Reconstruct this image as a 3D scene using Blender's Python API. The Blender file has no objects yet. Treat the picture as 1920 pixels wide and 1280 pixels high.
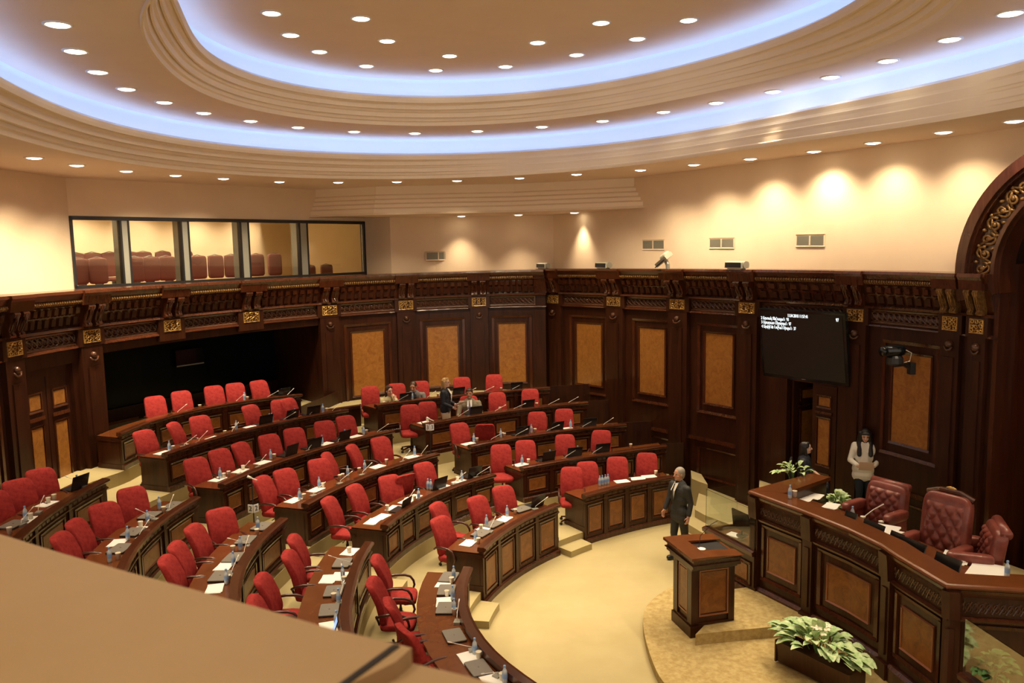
import bpy, math, random
import numpy as np
from mathutils import Vector, Matrix
random.seed(7)
PI = math.pi
scene = bpy.context.scene
COL = scene.collection

# ------------------------------------------------------------------ camera, world, exposure
FPX, PITCH, ROLL, EYE = 1550.0, 0.12, -0.018, 6.0
cp, sp, cr, sr = math.cos(PITCH), math.sin(PITCH), math.cos(ROLL), math.sin(ROLL)
cam_d = bpy.data.cameras.new('camera'); cam = bpy.data.objects.new('camera', cam_d); COL.objects.link(cam)
cam_d.sensor_width = 36.0; cam_d.lens = FPX / 1920 * 36.0
right = Vector((cr, sr * sp, sr * cp)); up = Vector((-sr, cr * sp, cr * cp)); fwd = Vector((0, cp, -sp))
m = Matrix.Identity(4)
for i in range(3):
    m[i][0], m[i][1], m[i][2] = right[i], up[i], -fwd[i]
m[2][3] = EYE
cam.matrix_world = m
cam_d.clip_start = 0.05; cam_d.clip_end = 200
cam_d.dof.use_dof = True; cam_d.dof.focus_distance = 15.0; cam_d.dof.aperture_fstop = 7.0
scene.camera = cam

world = bpy.data.worlds.new('world'); scene.world = world; world.use_nodes = True
bg = world.node_tree.nodes['Background']
bg.inputs[0].default_value = (1.0, 0.82, 0.66, 1); bg.inputs[1].default_value = 0.75  # warm ambient fill, added through the open unseen back of the hall

scene.view_settings.view_transform = 'Standard'; scene.view_settings.look = 'None'
scene.view_settings.exposure = 0.48; scene.view_settings.gamma = 1.0
scene.view_settings.use_curve_mapping = False
cy = scene.cycles
cy.use_denoising = True
try: cy.denoiser = 'OPENIMAGEDENOISE'
except Exception: pass
cy.max_bounces = 6; cy.diffuse_bounces = 4; cy.glossy_bounces = 3; cy.transmission_bounces = 4; cy.transparent_max_bounces = 8
cy.caustics_reflective = False; cy.caustics_refractive = False
cy.sample_clamp_indirect = 6.0
cy.use_adaptive_sampling = True; cy.adaptive_threshold = 0.02
cy.use_light_tree = True

LAMP_COL = (1.0, 0.80, 0.54)
SPOT_W = 230.0
WASH_W = 360.0
COVE_STRENGTH = 5.2

# ------------------------------------------------------------------ sight lines of the camera above
def ray(px, py):
    x = (px - 960) / FPX; y = -(py - 640) / FPX
    return right * x + up * y + fwd
def W(px, py, z):
    d = ray(px, py); s = (z - EYE) / d.z
    return Vector((d.x * s, d.y * s, z))
def V(px, py, Y):
    d = ray(px, py); s = Y / d.y
    return Vector((d.x * s, Y, EYE + d.z * s))

# ------------------------------------------------------------------ materials
MATS = {}
def mat(name, col=(.5, .5, .5), rough=.5, metal=0, spec=.5, kind=None, col2=None, scale=6., bump=0., emit=None, estr=0., coat=0., alpha=None, trans=0.):
    if name in MATS: return MATS[name]
    M = bpy.data.materials.new(name); M.use_nodes = True; nt = M.node_tree; N = nt.nodes; L = nt.links
    b = N['Principled BSDF']
    b.inputs['Base Color'].default_value = (*col, 1); b.inputs['Roughness'].default_value = rough
    b.inputs['Metallic'].default_value = metal; b.inputs['Specular IOR Level'].default_value = spec
    b.inputs['Coat Weight'].default_value = coat; b.inputs['Coat Roughness'].default_value = .12
    b.inputs['Transmission Weight'].default_value = trans
    if emit: b.inputs['Emission Color'].default_value = (*emit, 1); b.inputs['Emission Strength'].default_value = estr
    if kind:
        tc = N.new('ShaderNodeTexCoord'); mp = N.new('ShaderNodeMapping'); L.new(tc.outputs['Object'], mp.inputs[0])
        cr_ = N.new('ShaderNodeValToRGB')
        c2 = col2 or tuple(c * .5 for c in col)
        cr_.color_ramp.elements[0].color = (*c2, 1); cr_.color_ramp.elements[1].color = (*col, 1)
        if kind == 'wood':
            mp.inputs['Scale'].default_value = (scale, scale, scale * .12)
            nz = N.new('ShaderNodeTexNoise'); nz.inputs['Scale'].default_value = 3; nz.inputs['Detail'].default_value = 6; nz.inputs['Distortion'].default_value = 1.2
            cr_.color_ramp.elements[0].position = .3; cr_.color_ramp.elements[1].position = .72
        elif kind == 'burl':
            mp.inputs['Scale'].default_value = (scale, scale, scale)
            nz = N.new('ShaderNodeTexNoise'); nz.inputs['Scale'].default_value = 2.2; nz.inputs['Detail'].default_value = 9; nz.inputs['Roughness'].default_value = .68; nz.inputs['Distortion'].default_value = 1.2
            cr_.color_ramp.elements[0].position = .32; cr_.color_ramp.elements[1].position = .66
        elif kind == 'noise':
            mp.inputs['Scale'].default_value = (scale, scale, scale)
            nz = N.new('ShaderNodeTexNoise'); nz.inputs['Scale'].default_value = 1.; nz.inputs['Detail'].default_value = 5; nz.inputs['Roughness'].default_value = .6
            cr_.color_ramp.elements[0].position = .35; cr_.color_ramp.elements[1].position = .65
        elif kind == 'cells':
            mp.inputs['Scale'].default_value = (scale, scale, scale)
            nz = N.new('ShaderNodeTexVoronoi'); nz.inputs['Scale'].default_value = 1.; nz.feature = 'F1'
            cr_.color_ramp.elements[0].position = .18; cr_.color_ramp.elements[1].position = .5
        L.new(mp.outputs[0], nz.inputs[0]); L.new(nz.outputs[0], cr_.inputs[0]); L.new(cr_.outputs[0], b.inputs['Base Color'])
        if bump:
            bm_ = N.new('ShaderNodeBump'); bm_.inputs['Strength'].default_value = bump; bm_.inputs['Distance'].default_value = .02
            L.new(nz.outputs[0], bm_.inputs['Height']); L.new(bm_.outputs[0], b.inputs['Normal'])
    if alpha is not None: b.inputs['Alpha'].default_value = alpha
    MATS[name] = M
    return M
mat('dark_wood', (.062, .0175, .006), .32, kind='wood', col2=(.026, .0065, .002), scale=3, coat=.10, spec=.35)
mat('wall_wood', (.050, .0135, .004), .42, kind='wood', col2=(.021, .0052, .0017), scale=2.5, coat=.08, spec=.3)
mat('moulding_wood', (.082, .022, .0075), .24, kind='wood', col2=(.040, .010, .0033), scale=4, coat=.3, spec=.5)
mat('top_wood', (.150, .046, .012), .24, kind='wood', col2=(.112, .032, .008), scale=2, coat=.35)
mat('edge_highlight', (.27, .095, .040), .28, coat=.3)  # lighter reddish wood: bright edge highlights of inner frames put into the colour
mat('burl', (.38, .165, .034), .38, kind='burl', col2=(.22, .080, .013), scale=3.2, coat=.2)
mat('desk_burl', (.27, .100, .020), .36, kind='burl', col2=(.14, .045, .009), scale=2.6, coat=.15)
mat('gold', (.75, .50, .16), .38, metal=.75, kind='noise', col2=(.40, .22, .05), scale=30)
mat('gilded_wood', (0.288, 0.160, 0.048), .4, metal=.35, kind='noise', col2=(0.128, 0.056, 0.016), scale=20)
mat('carved_dark', (0.105, 0.038, 0.015), .3, kind='noise', col2=(0.042, 0.014, 0.006), scale=30, coat=.4)
mat('cream_wall', (.78, .62, .43), .85, kind='noise', col2=(.745, .585, .40), scale=1.2, bump=.02)
mat('plaster', (.84, .69, .57), .8, kind='noise', col2=(.815, .665, .545), scale=1.5)
mat('moulding_plaster', (.84, .71, .53), .55)
mat('cove_white', (.85, .86, .88), .7)
mat('carpet', (.47, .395, .205), .95, kind='noise', col2=(.43, .355, .175), scale=.9, spec=.1)
mat('carpet_speckled', (.50, .39, .175), .95, kind='noise', col2=(.37, .265, .10), scale=13, spec=.1)
mat('red_fabric', (.37, .036, .030), .85, kind='noise', col2=(.25, .019, .018), scale=16, bump=.25, spec=.2)
mat('arm_wood', (.06, .016, .010), .3, coat=.3)
mat('black_plastic', (.012, .012, .013), .4)
mat('black_gloss', (.004, .006, .007), .12)
mat('dark_glass', (.002, .005, .006), .25, spec=.12)
mat('laptop_grey', (.19, .175, .15), .4)
mat('screen_black', (.010, .011, .012), .25)
mat('screen_blue', (.1, .2, .4), .3, emit=(.30, .48, .8), estr=.8)
mat('paper', (.86, .85, .80), .8)
mat('cup', (.84, .78, .62), .5)
mat('bottle', (.72, .84, .92), .12, trans=.35)
mat('bottle_label', (.25, .42, .72), .5)
mat('white_plastic', (.8, .8, .82), .4)
mat('mic_white', (.75, .70, .62), .35)
mat('steel', (.6, .6, .6), .25, metal=1)
mat('grey_metal', (.33, .33, .28), .4, metal=.3)
mat('vent_grey', (.30, .29, .22), .6)
mat('speaker_case', (.42, .40, .31), .5)
mat('leather', (.26, .065, .045), .36, kind='noise', col2=(.17, .040, .028), scale=8, bump=.15, coat=.2)
mat('gallery_fabric', (.34, .125, .095), .8)
mat('glass', (.93, .97, .93), .02, trans=1.0)
mat('glass_bright', (.9, .95, .88), .03, trans=1.0)
MATS['glass_bright'].node_tree.nodes['Principled BSDF'].inputs['IOR'].default_value = 2.3
mat('leaf', (.22, .42, .12), .5, kind='noise', col2=(.62, .72, .42), scale=14)
mat('leaf_dark', (.05, .14, .03), .5, kind='noise', col2=(.10, .22, .06), scale=10)
mat('blossom', (.90, .84, .66), .5)
mat('parapet', (.39, .275, .155), .45, kind='noise', col2=(.355, .245, .13), scale=2.5)
mat('lamp_glow', (1, 1, 1), .5, emit=(1.0, .86, .62), estr=10)
mat('cove_led', (1, 1, 1), .5, emit=(.30, .50, 1.0), estr=COVE_STRENGTH)
mat('white_text', (1, 1, 1), .5, emit=(.8, .95, 1.0), estr=1.6)
mat('skin', (.58, .30, .19), .5)
mat('skin_pale', (.68, .42, .30), .5)
mat('hair_black', (.010, .008, .008), .35)
mat('hair_brown', (.045, .02, .01), .45)
mat('hair_blonde', (.45, .28, .11), .45)
mat('hair_grey', (.30, .27, .22), .6)
mat('suit_charcoal', (.026, .027, .026), .7)
mat('suit_navy', (.006, .009, .018), .7)
mat('suit_grey', (.17, .165, .155), .8)
mat('suit_tan', (.24, .20, .13), .8)
mat('beige_jacket', (.60, .53, .29), .8)
mat('cream_trousers', (.66, .55, .38), .8)
mat('white_shirt', (.80, .78, .68), .75)
mat('blue_tie', (.10, .12, .30), .5)
mat('jeans', (.010, .018, .030), .8)
mat('pink', (.7, .1, .12), .6)

# ------------------------------------------------------------------ mesh builder
class MB:
    def __init__(s): s.v = []; s.f = []
    def add(s, vs, fs):
        b = len(s.v); s.v += [tuple(v) for v in vs]; s.f += [tuple(i + b for i in f) for f in fs]; return s
    def box(s, c, d, rz=0., M=None):
        vs = []
        for x in (-1, 1):
            for y in (-1, 1):
                for z in (-1, 1):
                    p = Vector((x * d[0] / 2, y * d[1] / 2, z * d[2] / 2))
                    if rz: p.rotate(Matrix.Rotation(rz, 3, 'Z'))
                    if M: p = M @ p
                    vs.append(p + Vector(c))
        return s.add(vs, [(0, 1, 3, 2), (4, 6, 7, 5), (0, 4, 5, 1), (2, 3, 7, 6), (0, 2, 6, 4), (1, 5, 7, 3)])
    def pbox(s, f, s0, s1, z0, z1, o0, o1, n=1):
        vs = []
        for i in range(n + 1):
            t = s0 + (s1 - s0) * i / n
            vs += [f(t, z0, o0), f(t, z0, o1), f(t, z1, o1), f(t, z1, o0)]
        fs = [(0, 1, 2, 3)]
        for i in range(n):
            a = 4 * i
            for k in range(4): fs.append((a + k, a + 4 + k, a + 4 + (k + 1) % 4, a + (k + 1) % 4))
        a = 4 * n; fs.append((a + 3, a + 2, a + 1, a))
        return s.add(vs, fs)
    def pext(s, f, s0, s1, prof, n=1):
        k = len(prof); vs = []
        for i in range(n + 1):
            t = s0 + (s1 - s0) * i / n
            vs += [f(t, z, o) for z, o in prof]
        fs = [tuple(range(k))]
        for i in range(n):
            a = k * i
            for j in range(k): fs.append((a + j, a + k + j, a + k + (j + 1) % k, a + (j + 1) % k))
        fs.append(tuple(range(k * n + k - 1, k * n - 1, -1)))
        return s.add(vs, fs)
    def frame(s, f, s0, s1, z0, z1, ws, wz, o, h, n=1):
        """picture-frame moulding with sloped inner face; ws/wz its widths along s and z"""
        for (za, zb, sg) in ((z0, z0 + wz, 1), (z1 - wz, z1, -1)):
            pr = [(za, o), (za, o + h), (zb, o + h * .55), (zb, o)] if sg == 1 else [(zb, o), (zb, o + h), (za, o + h * .55), (za, o)]
            s.pext(f, s0, s1, pr, n)
        s.pbox(f, s0, s0 + ws, z0 + wz, z1 - wz, o, o + h * .8); s.pbox(f, s1 - ws, s1, z0 + wz, z1 - wz, o, o + h * .8)
        return s
    def lathe(s, c, prof, n=16, M=None, cap=True):
        vs = []
        for r, z in prof:
            for i in range(n):
                a = 2 * PI * i / n; p = Vector((r * math.cos(a), r * math.sin(a), z))
                if M: p = M @ p
                vs.append(p + Vector(c))
        fs = []
        for j in range(len(prof) - 1):
            for i in range(n): fs.append((j * n + i, j * n + (i + 1) % n, (j + 1) * n + (i + 1) % n, (j + 1) * n + i))
        if cap: fs.append(tuple(range(n - 1, -1, -1))); fs.append(tuple((len(prof) - 1) * n + i for i in range(n)))
        return s.add(vs, fs)
    def tube(s, pts, r, n=8, closed=False):
        pts = [Vector(p) for p in pts]; k = len(pts); rs = r if isinstance(r, (list, tuple)) else [r] * k; vs = []; prev = None
        for i in range(k):
            if closed: t = pts[(i + 1) % k] - pts[i - 1]
            else: t = pts[min(i + 1, k - 1)] - pts[max(i - 1, 0)]
            if t.length < 1e-9: t = Vector((0, 0, 1))
            t.normalize()
            if prev is None:
                a = Vector((0, 0, 1)) if abs(t.z) < .9 else Vector((1, 0, 0)); u = t.cross(a).normalized()
            else:
                u = prev - t * prev.dot(t)
                u = u.normalized() if u.length > 1e-6 else t.orthogonal().normalized()
            prev = u; w = t.cross(u)
            for j in range(n):
                a = 2 * PI * j / n; vs.append(pts[i] + (u * math.cos(a) + w * math.sin(a)) * rs[i])
        fs = []
        for i in range(k if closed else k - 1):
            for j in range(n):
                i2 = (i + 1) % k; fs.append((i * n + j, i * n + (j + 1) % n, i2 * n + (j + 1) % n, i2 * n + j))
        if not closed: fs.append(tuple(range(n - 1, -1, -1))); fs.append(tuple((k - 1) * n + j for j in range(n)))
        return s.add(vs, fs)
    def sup(s, c, d, e=.5, M=None, nu=16, nv=10, fn=None):
        """superellipsoid: a rounded cushion (e small = boxy)"""
        sg = lambda v, p: math.copysign(abs(v) ** p, v); vs = []; fs = []
        for j in range(nv + 1):
            ph = -PI / 2 + PI * j / nv
            for i in range(nu):
                th = 2 * PI * i / nu
                p = Vector((d[0] / 2 * sg(math.cos(ph), e) * sg(math.cos(th), e), d[1] / 2 * sg(math.cos(ph), e) * sg(math.sin(th), e), d[2] / 2 * sg(math.sin(ph), e)))
                if fn: p = fn(p)
                if M: p = M @ p
                vs.append(p + Vector(c))
        for j in range(nv):
            for i in range(nu): fs.append((j * nu + i, j * nu + (i + 1) % nu, (j + 1) * nu + (i + 1) % nu, (j + 1) * nu + i))
        return s.add(vs, fs)
    def obj(s, name, m, parent=None, smooth=False, loc=None, auto=None):
        me = bpy.data.meshes.new(name)
        if loc is not None:
            L0 = Vector(loc); vs = [Vector(v) - L0 for v in s.v]
        else: vs = s.v
        me.from_pydata([tuple(v) for v in vs], [], s.f); me.validate(); me.update()
        if m: me.materials.append(MATS[m])
        if smooth:
            me.polygons.foreach_set('use_smooth', [True] * len(me.polygons))
            if auto:
                try: me.set_sharp_from_angle(angle=auto)
                except Exception: pass
        o = bpy.data.objects.new(name, me); COL.objects.link(o)
        if loc is not None: o.location = loc
        if parent: o.parent = parent
        return o
def tag(o, label=None, cat=None, group=None, kind=None):
    if label: o['label'] = label
    if cat: o['category'] = cat
    if group: o['group'] = group
    if kind: o['kind'] = kind
    return o
def empty(name, loc=(0, 0, 0), rz=0.):
    o = bpy.data.objects.new(name, None); COL.objects.link(o); o.location = loc; o.rotation_euler = (0, 0, rz); o.empty_display_size = .1; return o
KIDS = {}
def copy_tree(o, parent=None):
    c = o.copy(); COL.objects.link(c); c.parent = parent
    for ch in list(o.children): copy_tree(ch, c)
    return c
def norm_fix(o):
    import bmesh
    bm = bmesh.new(); bm.from_mesh(o.data); bmesh.ops.recalc_face_normals(bm, faces=bm.faces); bm.to_mesh(o.data); bm.free(); return o
# ================================================================== plan curves
CS = Vector((4.16, 11.44))                       # centre of the seating arcs
def T(n): return .24 + .264 * (n - 1) if n > 0 else 0.
HD = .76                                         # desk rim above its tier
ROWPX = {
 1: [(868,1064),(875,1130),(890,1177),(917,1217),(955,1252),(995,1280),(901,1027),(927,1010),(960,990),(998,969),(1040,943),(1097,929),(1160,912),(1260,893)],
 2: [(692,1017),(672,1060),(657,1100),(652,1137),(728,985),(765,953),(820,925),(870,903),(918,887),(990,880),(1040,868),(1120,850),(1185,843),(1249,836)],
 3: [(525,972),(500,1000),(472,1042),(450,1090),(437,1122),(577,945),(620,922),(690,890),(760,866),(819,850),(887,837),(960,822),(1040,808),(1110,800),(1173,796)],
 4: [(357,932),(320,970),(282,1002),(250,1035),(222,1067),(425,908),(480,880),(560,850),(650,826),(739,808),(805,797),(870,782),(940,770),(1020,761),(1100,755)],
 5: [(192,898),(140,931),(75,975),(32,1010),(325,852),(400,822),(480,798),(560,781),(648,768),(718,762),(760,754),(830,743),(900,735),(1028,727)],
 6: [(226,812),(300,785),(380,765),(470,750),(560,740)]}
def polar(p):
    a = math.atan2(p[1] - CS.y, p[0] - CS.x)
    if a < -.5: a += 2 * PI
    return a, math.hypot(p[0] - CS.x, p[1] - CS.y)
RFIT = {}
for n, pts in ROWPX.items():
    q = [polar(W(x, y, T(n) + HD)) for x, y in pts]
    A = np.array([a for a, r in q]); R_ = np.array([r for a, r in q])
    RFIT[n] = (np.polyfit(A, R_, 2 if n == 6 else 4 if n > 1 else 4), A.min(), A.max())
def rr(n, a):
    if n >= 7: return rr(6, a) + 1.7 * (n - 6)
    if n == 6:
        c, lo, hi = RFIT[6]
        if a < lo - .02 or a > hi + .02:
            return float(np.polyval(c, min(max(a, lo), hi))) if lo - .6 < a < hi + .6 else float(np.polyval(c, min(max(a, lo), hi)))
    c, lo, hi = RFIT[n]
    return float(np.polyval(c, min(max(a, lo), hi)))
def pol(a, r, z): return Vector((CS.x + r * math.cos(a), CS.y + r * math.sin(a), z))

# ------------------------------------------------------------------ floor with its tiers
fl = MB()
fl.add([(-30, -4, 0), (30, -4, 0), (30, 40, 0), (-30, 40, 0)], [(0, 1, 2, 3)])
A1 = math.radians(235); NA = 110
A0S = {n: polar(W(x, y, T(n) + HD))[0] - .02 for n, x, y in ((1, 1262, 893), (2, 1249, 836), (3, 1173, 796), (4, 1102, 755), (5, 1030, 727))}
A0S[6] = A0S[5]
print('A0', {k: round(math.degrees(v), 1) for k, v in A0S.items()})
for n in range(1, 7):
    A0 = A0S[n] if n < 3 else min(A0S[n], math.radians(80))
    zt, zb = T(n), (T(n - 1) if n > 1 else 0.)
    for i in range(NA):
        a, b = A0 + (A1 - A0) * i / NA, A0 + (A1 - A0) * (i + 1) / NA
        eo = .05 if n == 1 else -.06
        ra, rb = rr(n, a) + eo, rr(n, b) + eo
        ea, eb = (rr(n + 1, a) - .06, rr(n + 1, b) - .06) if n < 6 else (26., 26.)
        fl.add([pol(a, ra, zt), pol(b, rb, zt), pol(b, eb, zt), pol(a, ea, zt)], [(0, 3, 2, 1)])
        fl.add([pol(a, ra, zb), pol(b, rb, zb), pol(b, rb, zt), pol(a, ra, zt)], [(0, 1, 2, 3)])
    for a in (A0,):
        fl.add([pol(a, rr(n, a) - .03, 0), pol(a, rr(n + 1, a) - .03 if n < 6 else 26., 0), pol(a, rr(n + 1, a) - .03 if n < 6 else 26., zt), pol(a, rr(n, a) - .03, zt)], [(0, 1, 2, 3)])
floor = tag(fl.obj('floor', 'carpet'), kind='structure')

# ------------------------------------------------------------------ wooden walls
def nodeY(px, yt, yb, H):
    a, b = ray(px, yt), ray(px, yb)
    return H / (a.z / a.y - b.z / b.y)
LN = [(15, 551, 668, 1.1), (163, 541, 641, 1.1), (316, 532, 622, 1.1), (466, 526, 606, 1.1), (614, 517.5, 592, 1.1), (759, 513, 583, 1.095), (898, 508, 575, 1.08), (1027, 503.5, 571, 1.055)]
RN = [(1040, 503.5, 571, 1.06), (1157, 503, 574, 1.0), (1277, 503, 581, .955), (1408, 504, 588, .93), (1610, 507, 604, .95), (1790, 510.5, 622, .95), (1840, 512, 627, .95)]
def fitpath(pts, deg):
    """pts: (x, y, zc, H); returns f(t,w,o), t in node units"""
    k = np.arange(len(pts)); arr = np.array(pts)
    PX = [np.polyfit(k, arr[:, j], deg) for j in (0, 1)]; PZ = np.polyfit(k, arr[:, 2], 2); PH = np.polyfit(k, arr[:, 3], 2)
    def pos(t): return Vector((float(np.polyval(PX[0], t)), float(np.polyval(PX[1], t))))
    def f(t, w, o):
        p = pos(t); q = pos(t + .01) - p; q.normalize(); nrm = Vector((q.y, -q.x))
        return Vector((p.x + nrm.x * o, p.y + nrm.y * o, float(np.polyval(PZ, t)) - w * float(np.polyval(PH, t))))
    def tpx(px, py=600):
        d = ray(px, py); k_ = d.x / d.y; lo, hi = -2., len(pts) + 1.5
        for _ in range(50):
            mid = (lo + hi) / 2; p = pos(mid)
            if p.x / p.y < k_: lo = mid
            else: hi = mid
        return (lo + hi) / 2
    return f, tpx, pos
lp = []
for px, yt, yb, H in LN:
    Y = nodeY(px, yt, yb, H); p = V(px, yt, Y); lp.append((p.x, p.y, p.z, H))
d0_ = Vector((lp[0][0] - lp[1][0], lp[0][1] - lp[1][1])); d1_ = Vector((lp[1][0] - lp[2][0], lp[1][1] - lp[2][1])); d0_.normalize(); d1_.normalize()
sp_ = Vector((lp[0][0] - lp[1][0], lp[0][1] - lp[1][1])).length; d0_.rotate(Matrix.Rotation(-.17, 2)) if d1_.angle_signed(d0_) > 0 else d0_.rotate(Matrix.Rotation(.17, 2))
lp.insert(0, (lp[0][0] + d0_.x * sp_, lp[0][1] + d0_.y * sp_, lp[0][2], 1.1)); print('left path', [(round(a, 2), round(b, 2)) for a, b, _, _ in lp])
rp = []
for px, yt, yb, H in RN:
    Y = nodeY(px, yt, yb, H); p = V(px, yt, Y); rp.append((p.x, p.y, p.z, H))
fL, tL, posL = fitpath(lp, 3)
fR, tR, posR = fitpath(rp, 2)
def wall(name, f, nodes, t0, t1, bays, skip=()):
    """nodes: bracket positions (t, kind); bays: (ta, tb, kind) between them"""
    wl = MB(); root_m = wl
    n_all = max(4, int((t1 - t0) * 6))
    for (a, b, kind) in bays:
        n = 6
        if kind == 'opening':
            wl.pbox(f, a, b, .66, 1.22, -.30, 0., n)
        elif kind == 'door':
            wl.pbox(f, a, b, .66, 1.30, -.30, 0., n)
        else:
            wl.pbox(f, a, b, .66, 6.2, -.30, 0., n)
    wo = tag(wl.obj(name, 'wall_wood'), kind='structure')
    cor = MB()
    cor.pext(f, t0, t1, [(0., -.35), (0., .30), (.05, .315), (.10, .28), (.155, .25), (.155, -.35)], n_all)
    cor.pext(f, t0, t1, [(.155, -.3), (.155, .21), (.25, .19), (.27, .15), (.66, .02), (.66, -.3)], n_all)
    cor.obj('cornice', 'moulding_wood', wo)
    led = MB()
    led.pext(f, t0, t1, [(.655, -.05), (.655, .10), (.70, .13), (.72, .03), (.72, -.05)], n_all)
    led.pext(f, t0, t1, [(.985, -.05), (.985, .04), (1.01, .09), (1.035, .10), (1.05, .03), (1.05, -.05)], n_all)
    led.obj('ledge', 'moulding_wood', wo)
    for (a, b, kind) in bays:
        if kind == 'pier': continue
        g = .14 * 1. if (b - a) > .5 else .05
        aa, bb = a + .13, b - .13
        rope = MB(); nb = max(6, int(26 * (b - a)))
        for i in range(nb):
            c = aa + (bb - aa) * (i + .5) / nb; h = (bb - aa) / nb * .33
            rope.pext(f, c - h, c + h, [(.165, .19), (.165, .27), (.20, .28), (.235, .245), (.235, .19)], 1)
        rope.obj('rope_moulding', 'gilded_wood', wo)
        bl = MB(); nb = 8; b2 = MB()
        for i in range(nb):
            c = aa + (bb - aa) * (i + .5) / nb; h = (bb - aa) / nb * .28
            bl.pext(f, c - h, c + h, [(.30, .05), (.30, .19), (.40, .17), (.43, .12), (.43, .05)], 1)
            b2.pext(f, c - h, c + h, [(.47, .0), (.47, .12), (.60, .09), (.63, .05), (.63, 0.)], 1)
        bl.obj('cove_block_moulding', 'moulding_wood', wo); b2.obj('lower_block_moulding', 'wall_wood', wo)
        fr = MB()
        fr.frame(f, aa, bb, .725, .98, .02, .035, .0, .045, 4)
        nb = max(5, int(11 * (b - a)))
        for i in range(nb):
            c = aa + .03 + (bb - aa - .06) * (i + .5) / nb; h = (bb - aa) / nb * .52
            ring = [f(c + h * math.cos(u), .852 + .085 * math.sin(u), .02) for u in np.linspace(0, 2 * PI, 13)[:-1]]
            fr.tube(ring, .014, 5, True)
            fr.tube([f(c - h, .78, .022), f(c, .85, .035), f(c + h, .925, .022)], .013, 5)
            ring = [f(c + h * .4 * math.cos(u), .852 + .035 * math.sin(u), .02) for u in np.linspace(0, 2 * PI, 9)[:-1]]
            fr.tube(ring, .012, 5, True)
        fr.obj('carved_frieze_lattice', 'carved_dark', wo)
        if kind == 'panel':
            u0, u1, v0, v1 = (.19, .80, .29, .70) if name == 'wall_left' else (.265, .87, .375, .77)
            c0, c1 = a + u0 * (b - a), a + u1 * (b - a); e0, e1_ = a + v0 * (b - a), a + v1 * (b - a); d_ = .022 * (b - a)
            o = MB()
            o.frame(f, c0, c1, 1.27, 3.42, .035, .06, 0., .05, 4)
            o.frame(f, e0 - d_, e1_ + d_, 1.46, 3.20, .022, .045, 0., .045, 3)
            o.obj('panel_frame', 'moulding_wood', wo)
            bp_ = MB(); bp_.pbox(f, e0, e1_, 1.50, 3.16, -.02, .018, 3)
            bp_.obj('burl_panel', 'burl', wo)
            dd = MB()
            dd.pext(f, a + .12, b - .12, [(4.02, 0), (4.02, .04), (4.10, .05), (4.14, 0)], 4)
            dd.frame(f, c0, c1, 4.25, 5.0, .03, .04, 0., .03, 3)
            dd.pbox(f, a, b, 5.4, 6.2, 0., .06, 4)
            dd.obj('dado_moulding', 'moulding_wood', wo)
    for t in nodes:
        w = .105
        pl = MB(); pl.pbox(f, t - w - .02, t + w + .02, 1.03, 6.2, -.02, .10, 1); pl.pbox(f, t - w - .05, t + w + .05, .66, 1.03, -.02, .11, 1)
        pl.pbox(f, t - w * .62, t + w * .62, 1.42, 5.0, .10, .125, 1); pl.pbox(f, t - w - .05, t + w + .05, 5.3, 6.2, .0, .15, 1)
        skip_p = t in skip
        if skip_p:
            pl = MB(); pl.pbox(f, t - w - .05, t + w + .05, .66, 1.16, -.02, .11, 1)
        po = pl.obj('pilaster', 'wall_wood', wo)
        cap = MB(); cap.pext(f, t - w - .06, t + w + .06, [(0., .2), (0., .345), (.05, .36), (.10, .33), (.15, .32), (.26, .30), (.26, .1)], 1)
        cap.obj('bracket_cap', 'moulding_wood', wo)
        br = MB()
        for d_ in (-.062, .062):
            c = t + d_; h = .040
            prof = [(.26, .05), (.26, .29), (.30, .31), (.35, .29), (.39, .24), (.47, .20), (.55, .17), (.60, .18), (.64, .20), (.67, .18), (.67, .05)]
            br.pext(f, c - h, c + h, prof, 1)
            br.tube([f(c, .29, .31), f(c, .36, .29), f(c, .46, .21), f(c, .56, .175), f(c, .63, .21)], .022, 6)
            for e in (-.6, .6):
                br.tube([f(c + e * h * (1 - .4 * math.sin(u * 3)), .30 + .33 * u, .30 - .14 * u + .03 * math.sin(u * 3)) for u in np.linspace(0, 1, 7)], .010, 5)
        br.obj('scroll_bracket', 'gilded_wood' if name == 'wall_right' and t > 4.5 else 'moulding_wood', wo)
        gd = MB(); gd.pbox(f, t - w * .92, t + w * .92, .74, .965, .10, .115, 1)
        gd.obj('gold_backing', 'carved_dark', wo)
        gd = MB(); rnd = random.Random(int(t * 100))
        for k in range(9):
            cx, cy_ = t + (k % 3 - 1) * w * .60, .78 + .073 * (k // 3)
            ra = rnd.uniform(0, 6)
            gd.tube([f(cx + w * .30 * (1 - u * .75) * math.cos(ra + 7 * u), cy_ + .040 * (1 - u * .75) * math.sin(ra + 7 * u), .125) for u in np.linspace(0, 1, 10)], .011, 5)
        gd.frame(f, t - w * .95, t + w * .95, .735, .97, .012, .015, .11, .02)
        gd.obj('gold_ornament_lattice', 'gold', wo)
        if not skip_p:
            bo = MB(); p = f(t, 1.20, .12)
            bo.sup(p, (.13, .13, .13), 1., nu=10, nv=8)
            p = f(t, 1.27, .15); bo.tube([f(t - .05, 1.24, .13), f(t - .03, 1.29, .15), f(t, 1.305, .16), f(t + .03, 1.29, .15), f(t + .05, 1.24, .13)], .018, 6)
            bo.obj('carved_boss', 'carved_dark', wo, smooth=True)
    return wo
nodesL = [tL(px, y) for px, y in ((15, 655), (163, 630), (316, 611), (466, 596), (614, 582), (759, 574), (898, 567))]
tcL = tL(1026, 600)
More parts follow.
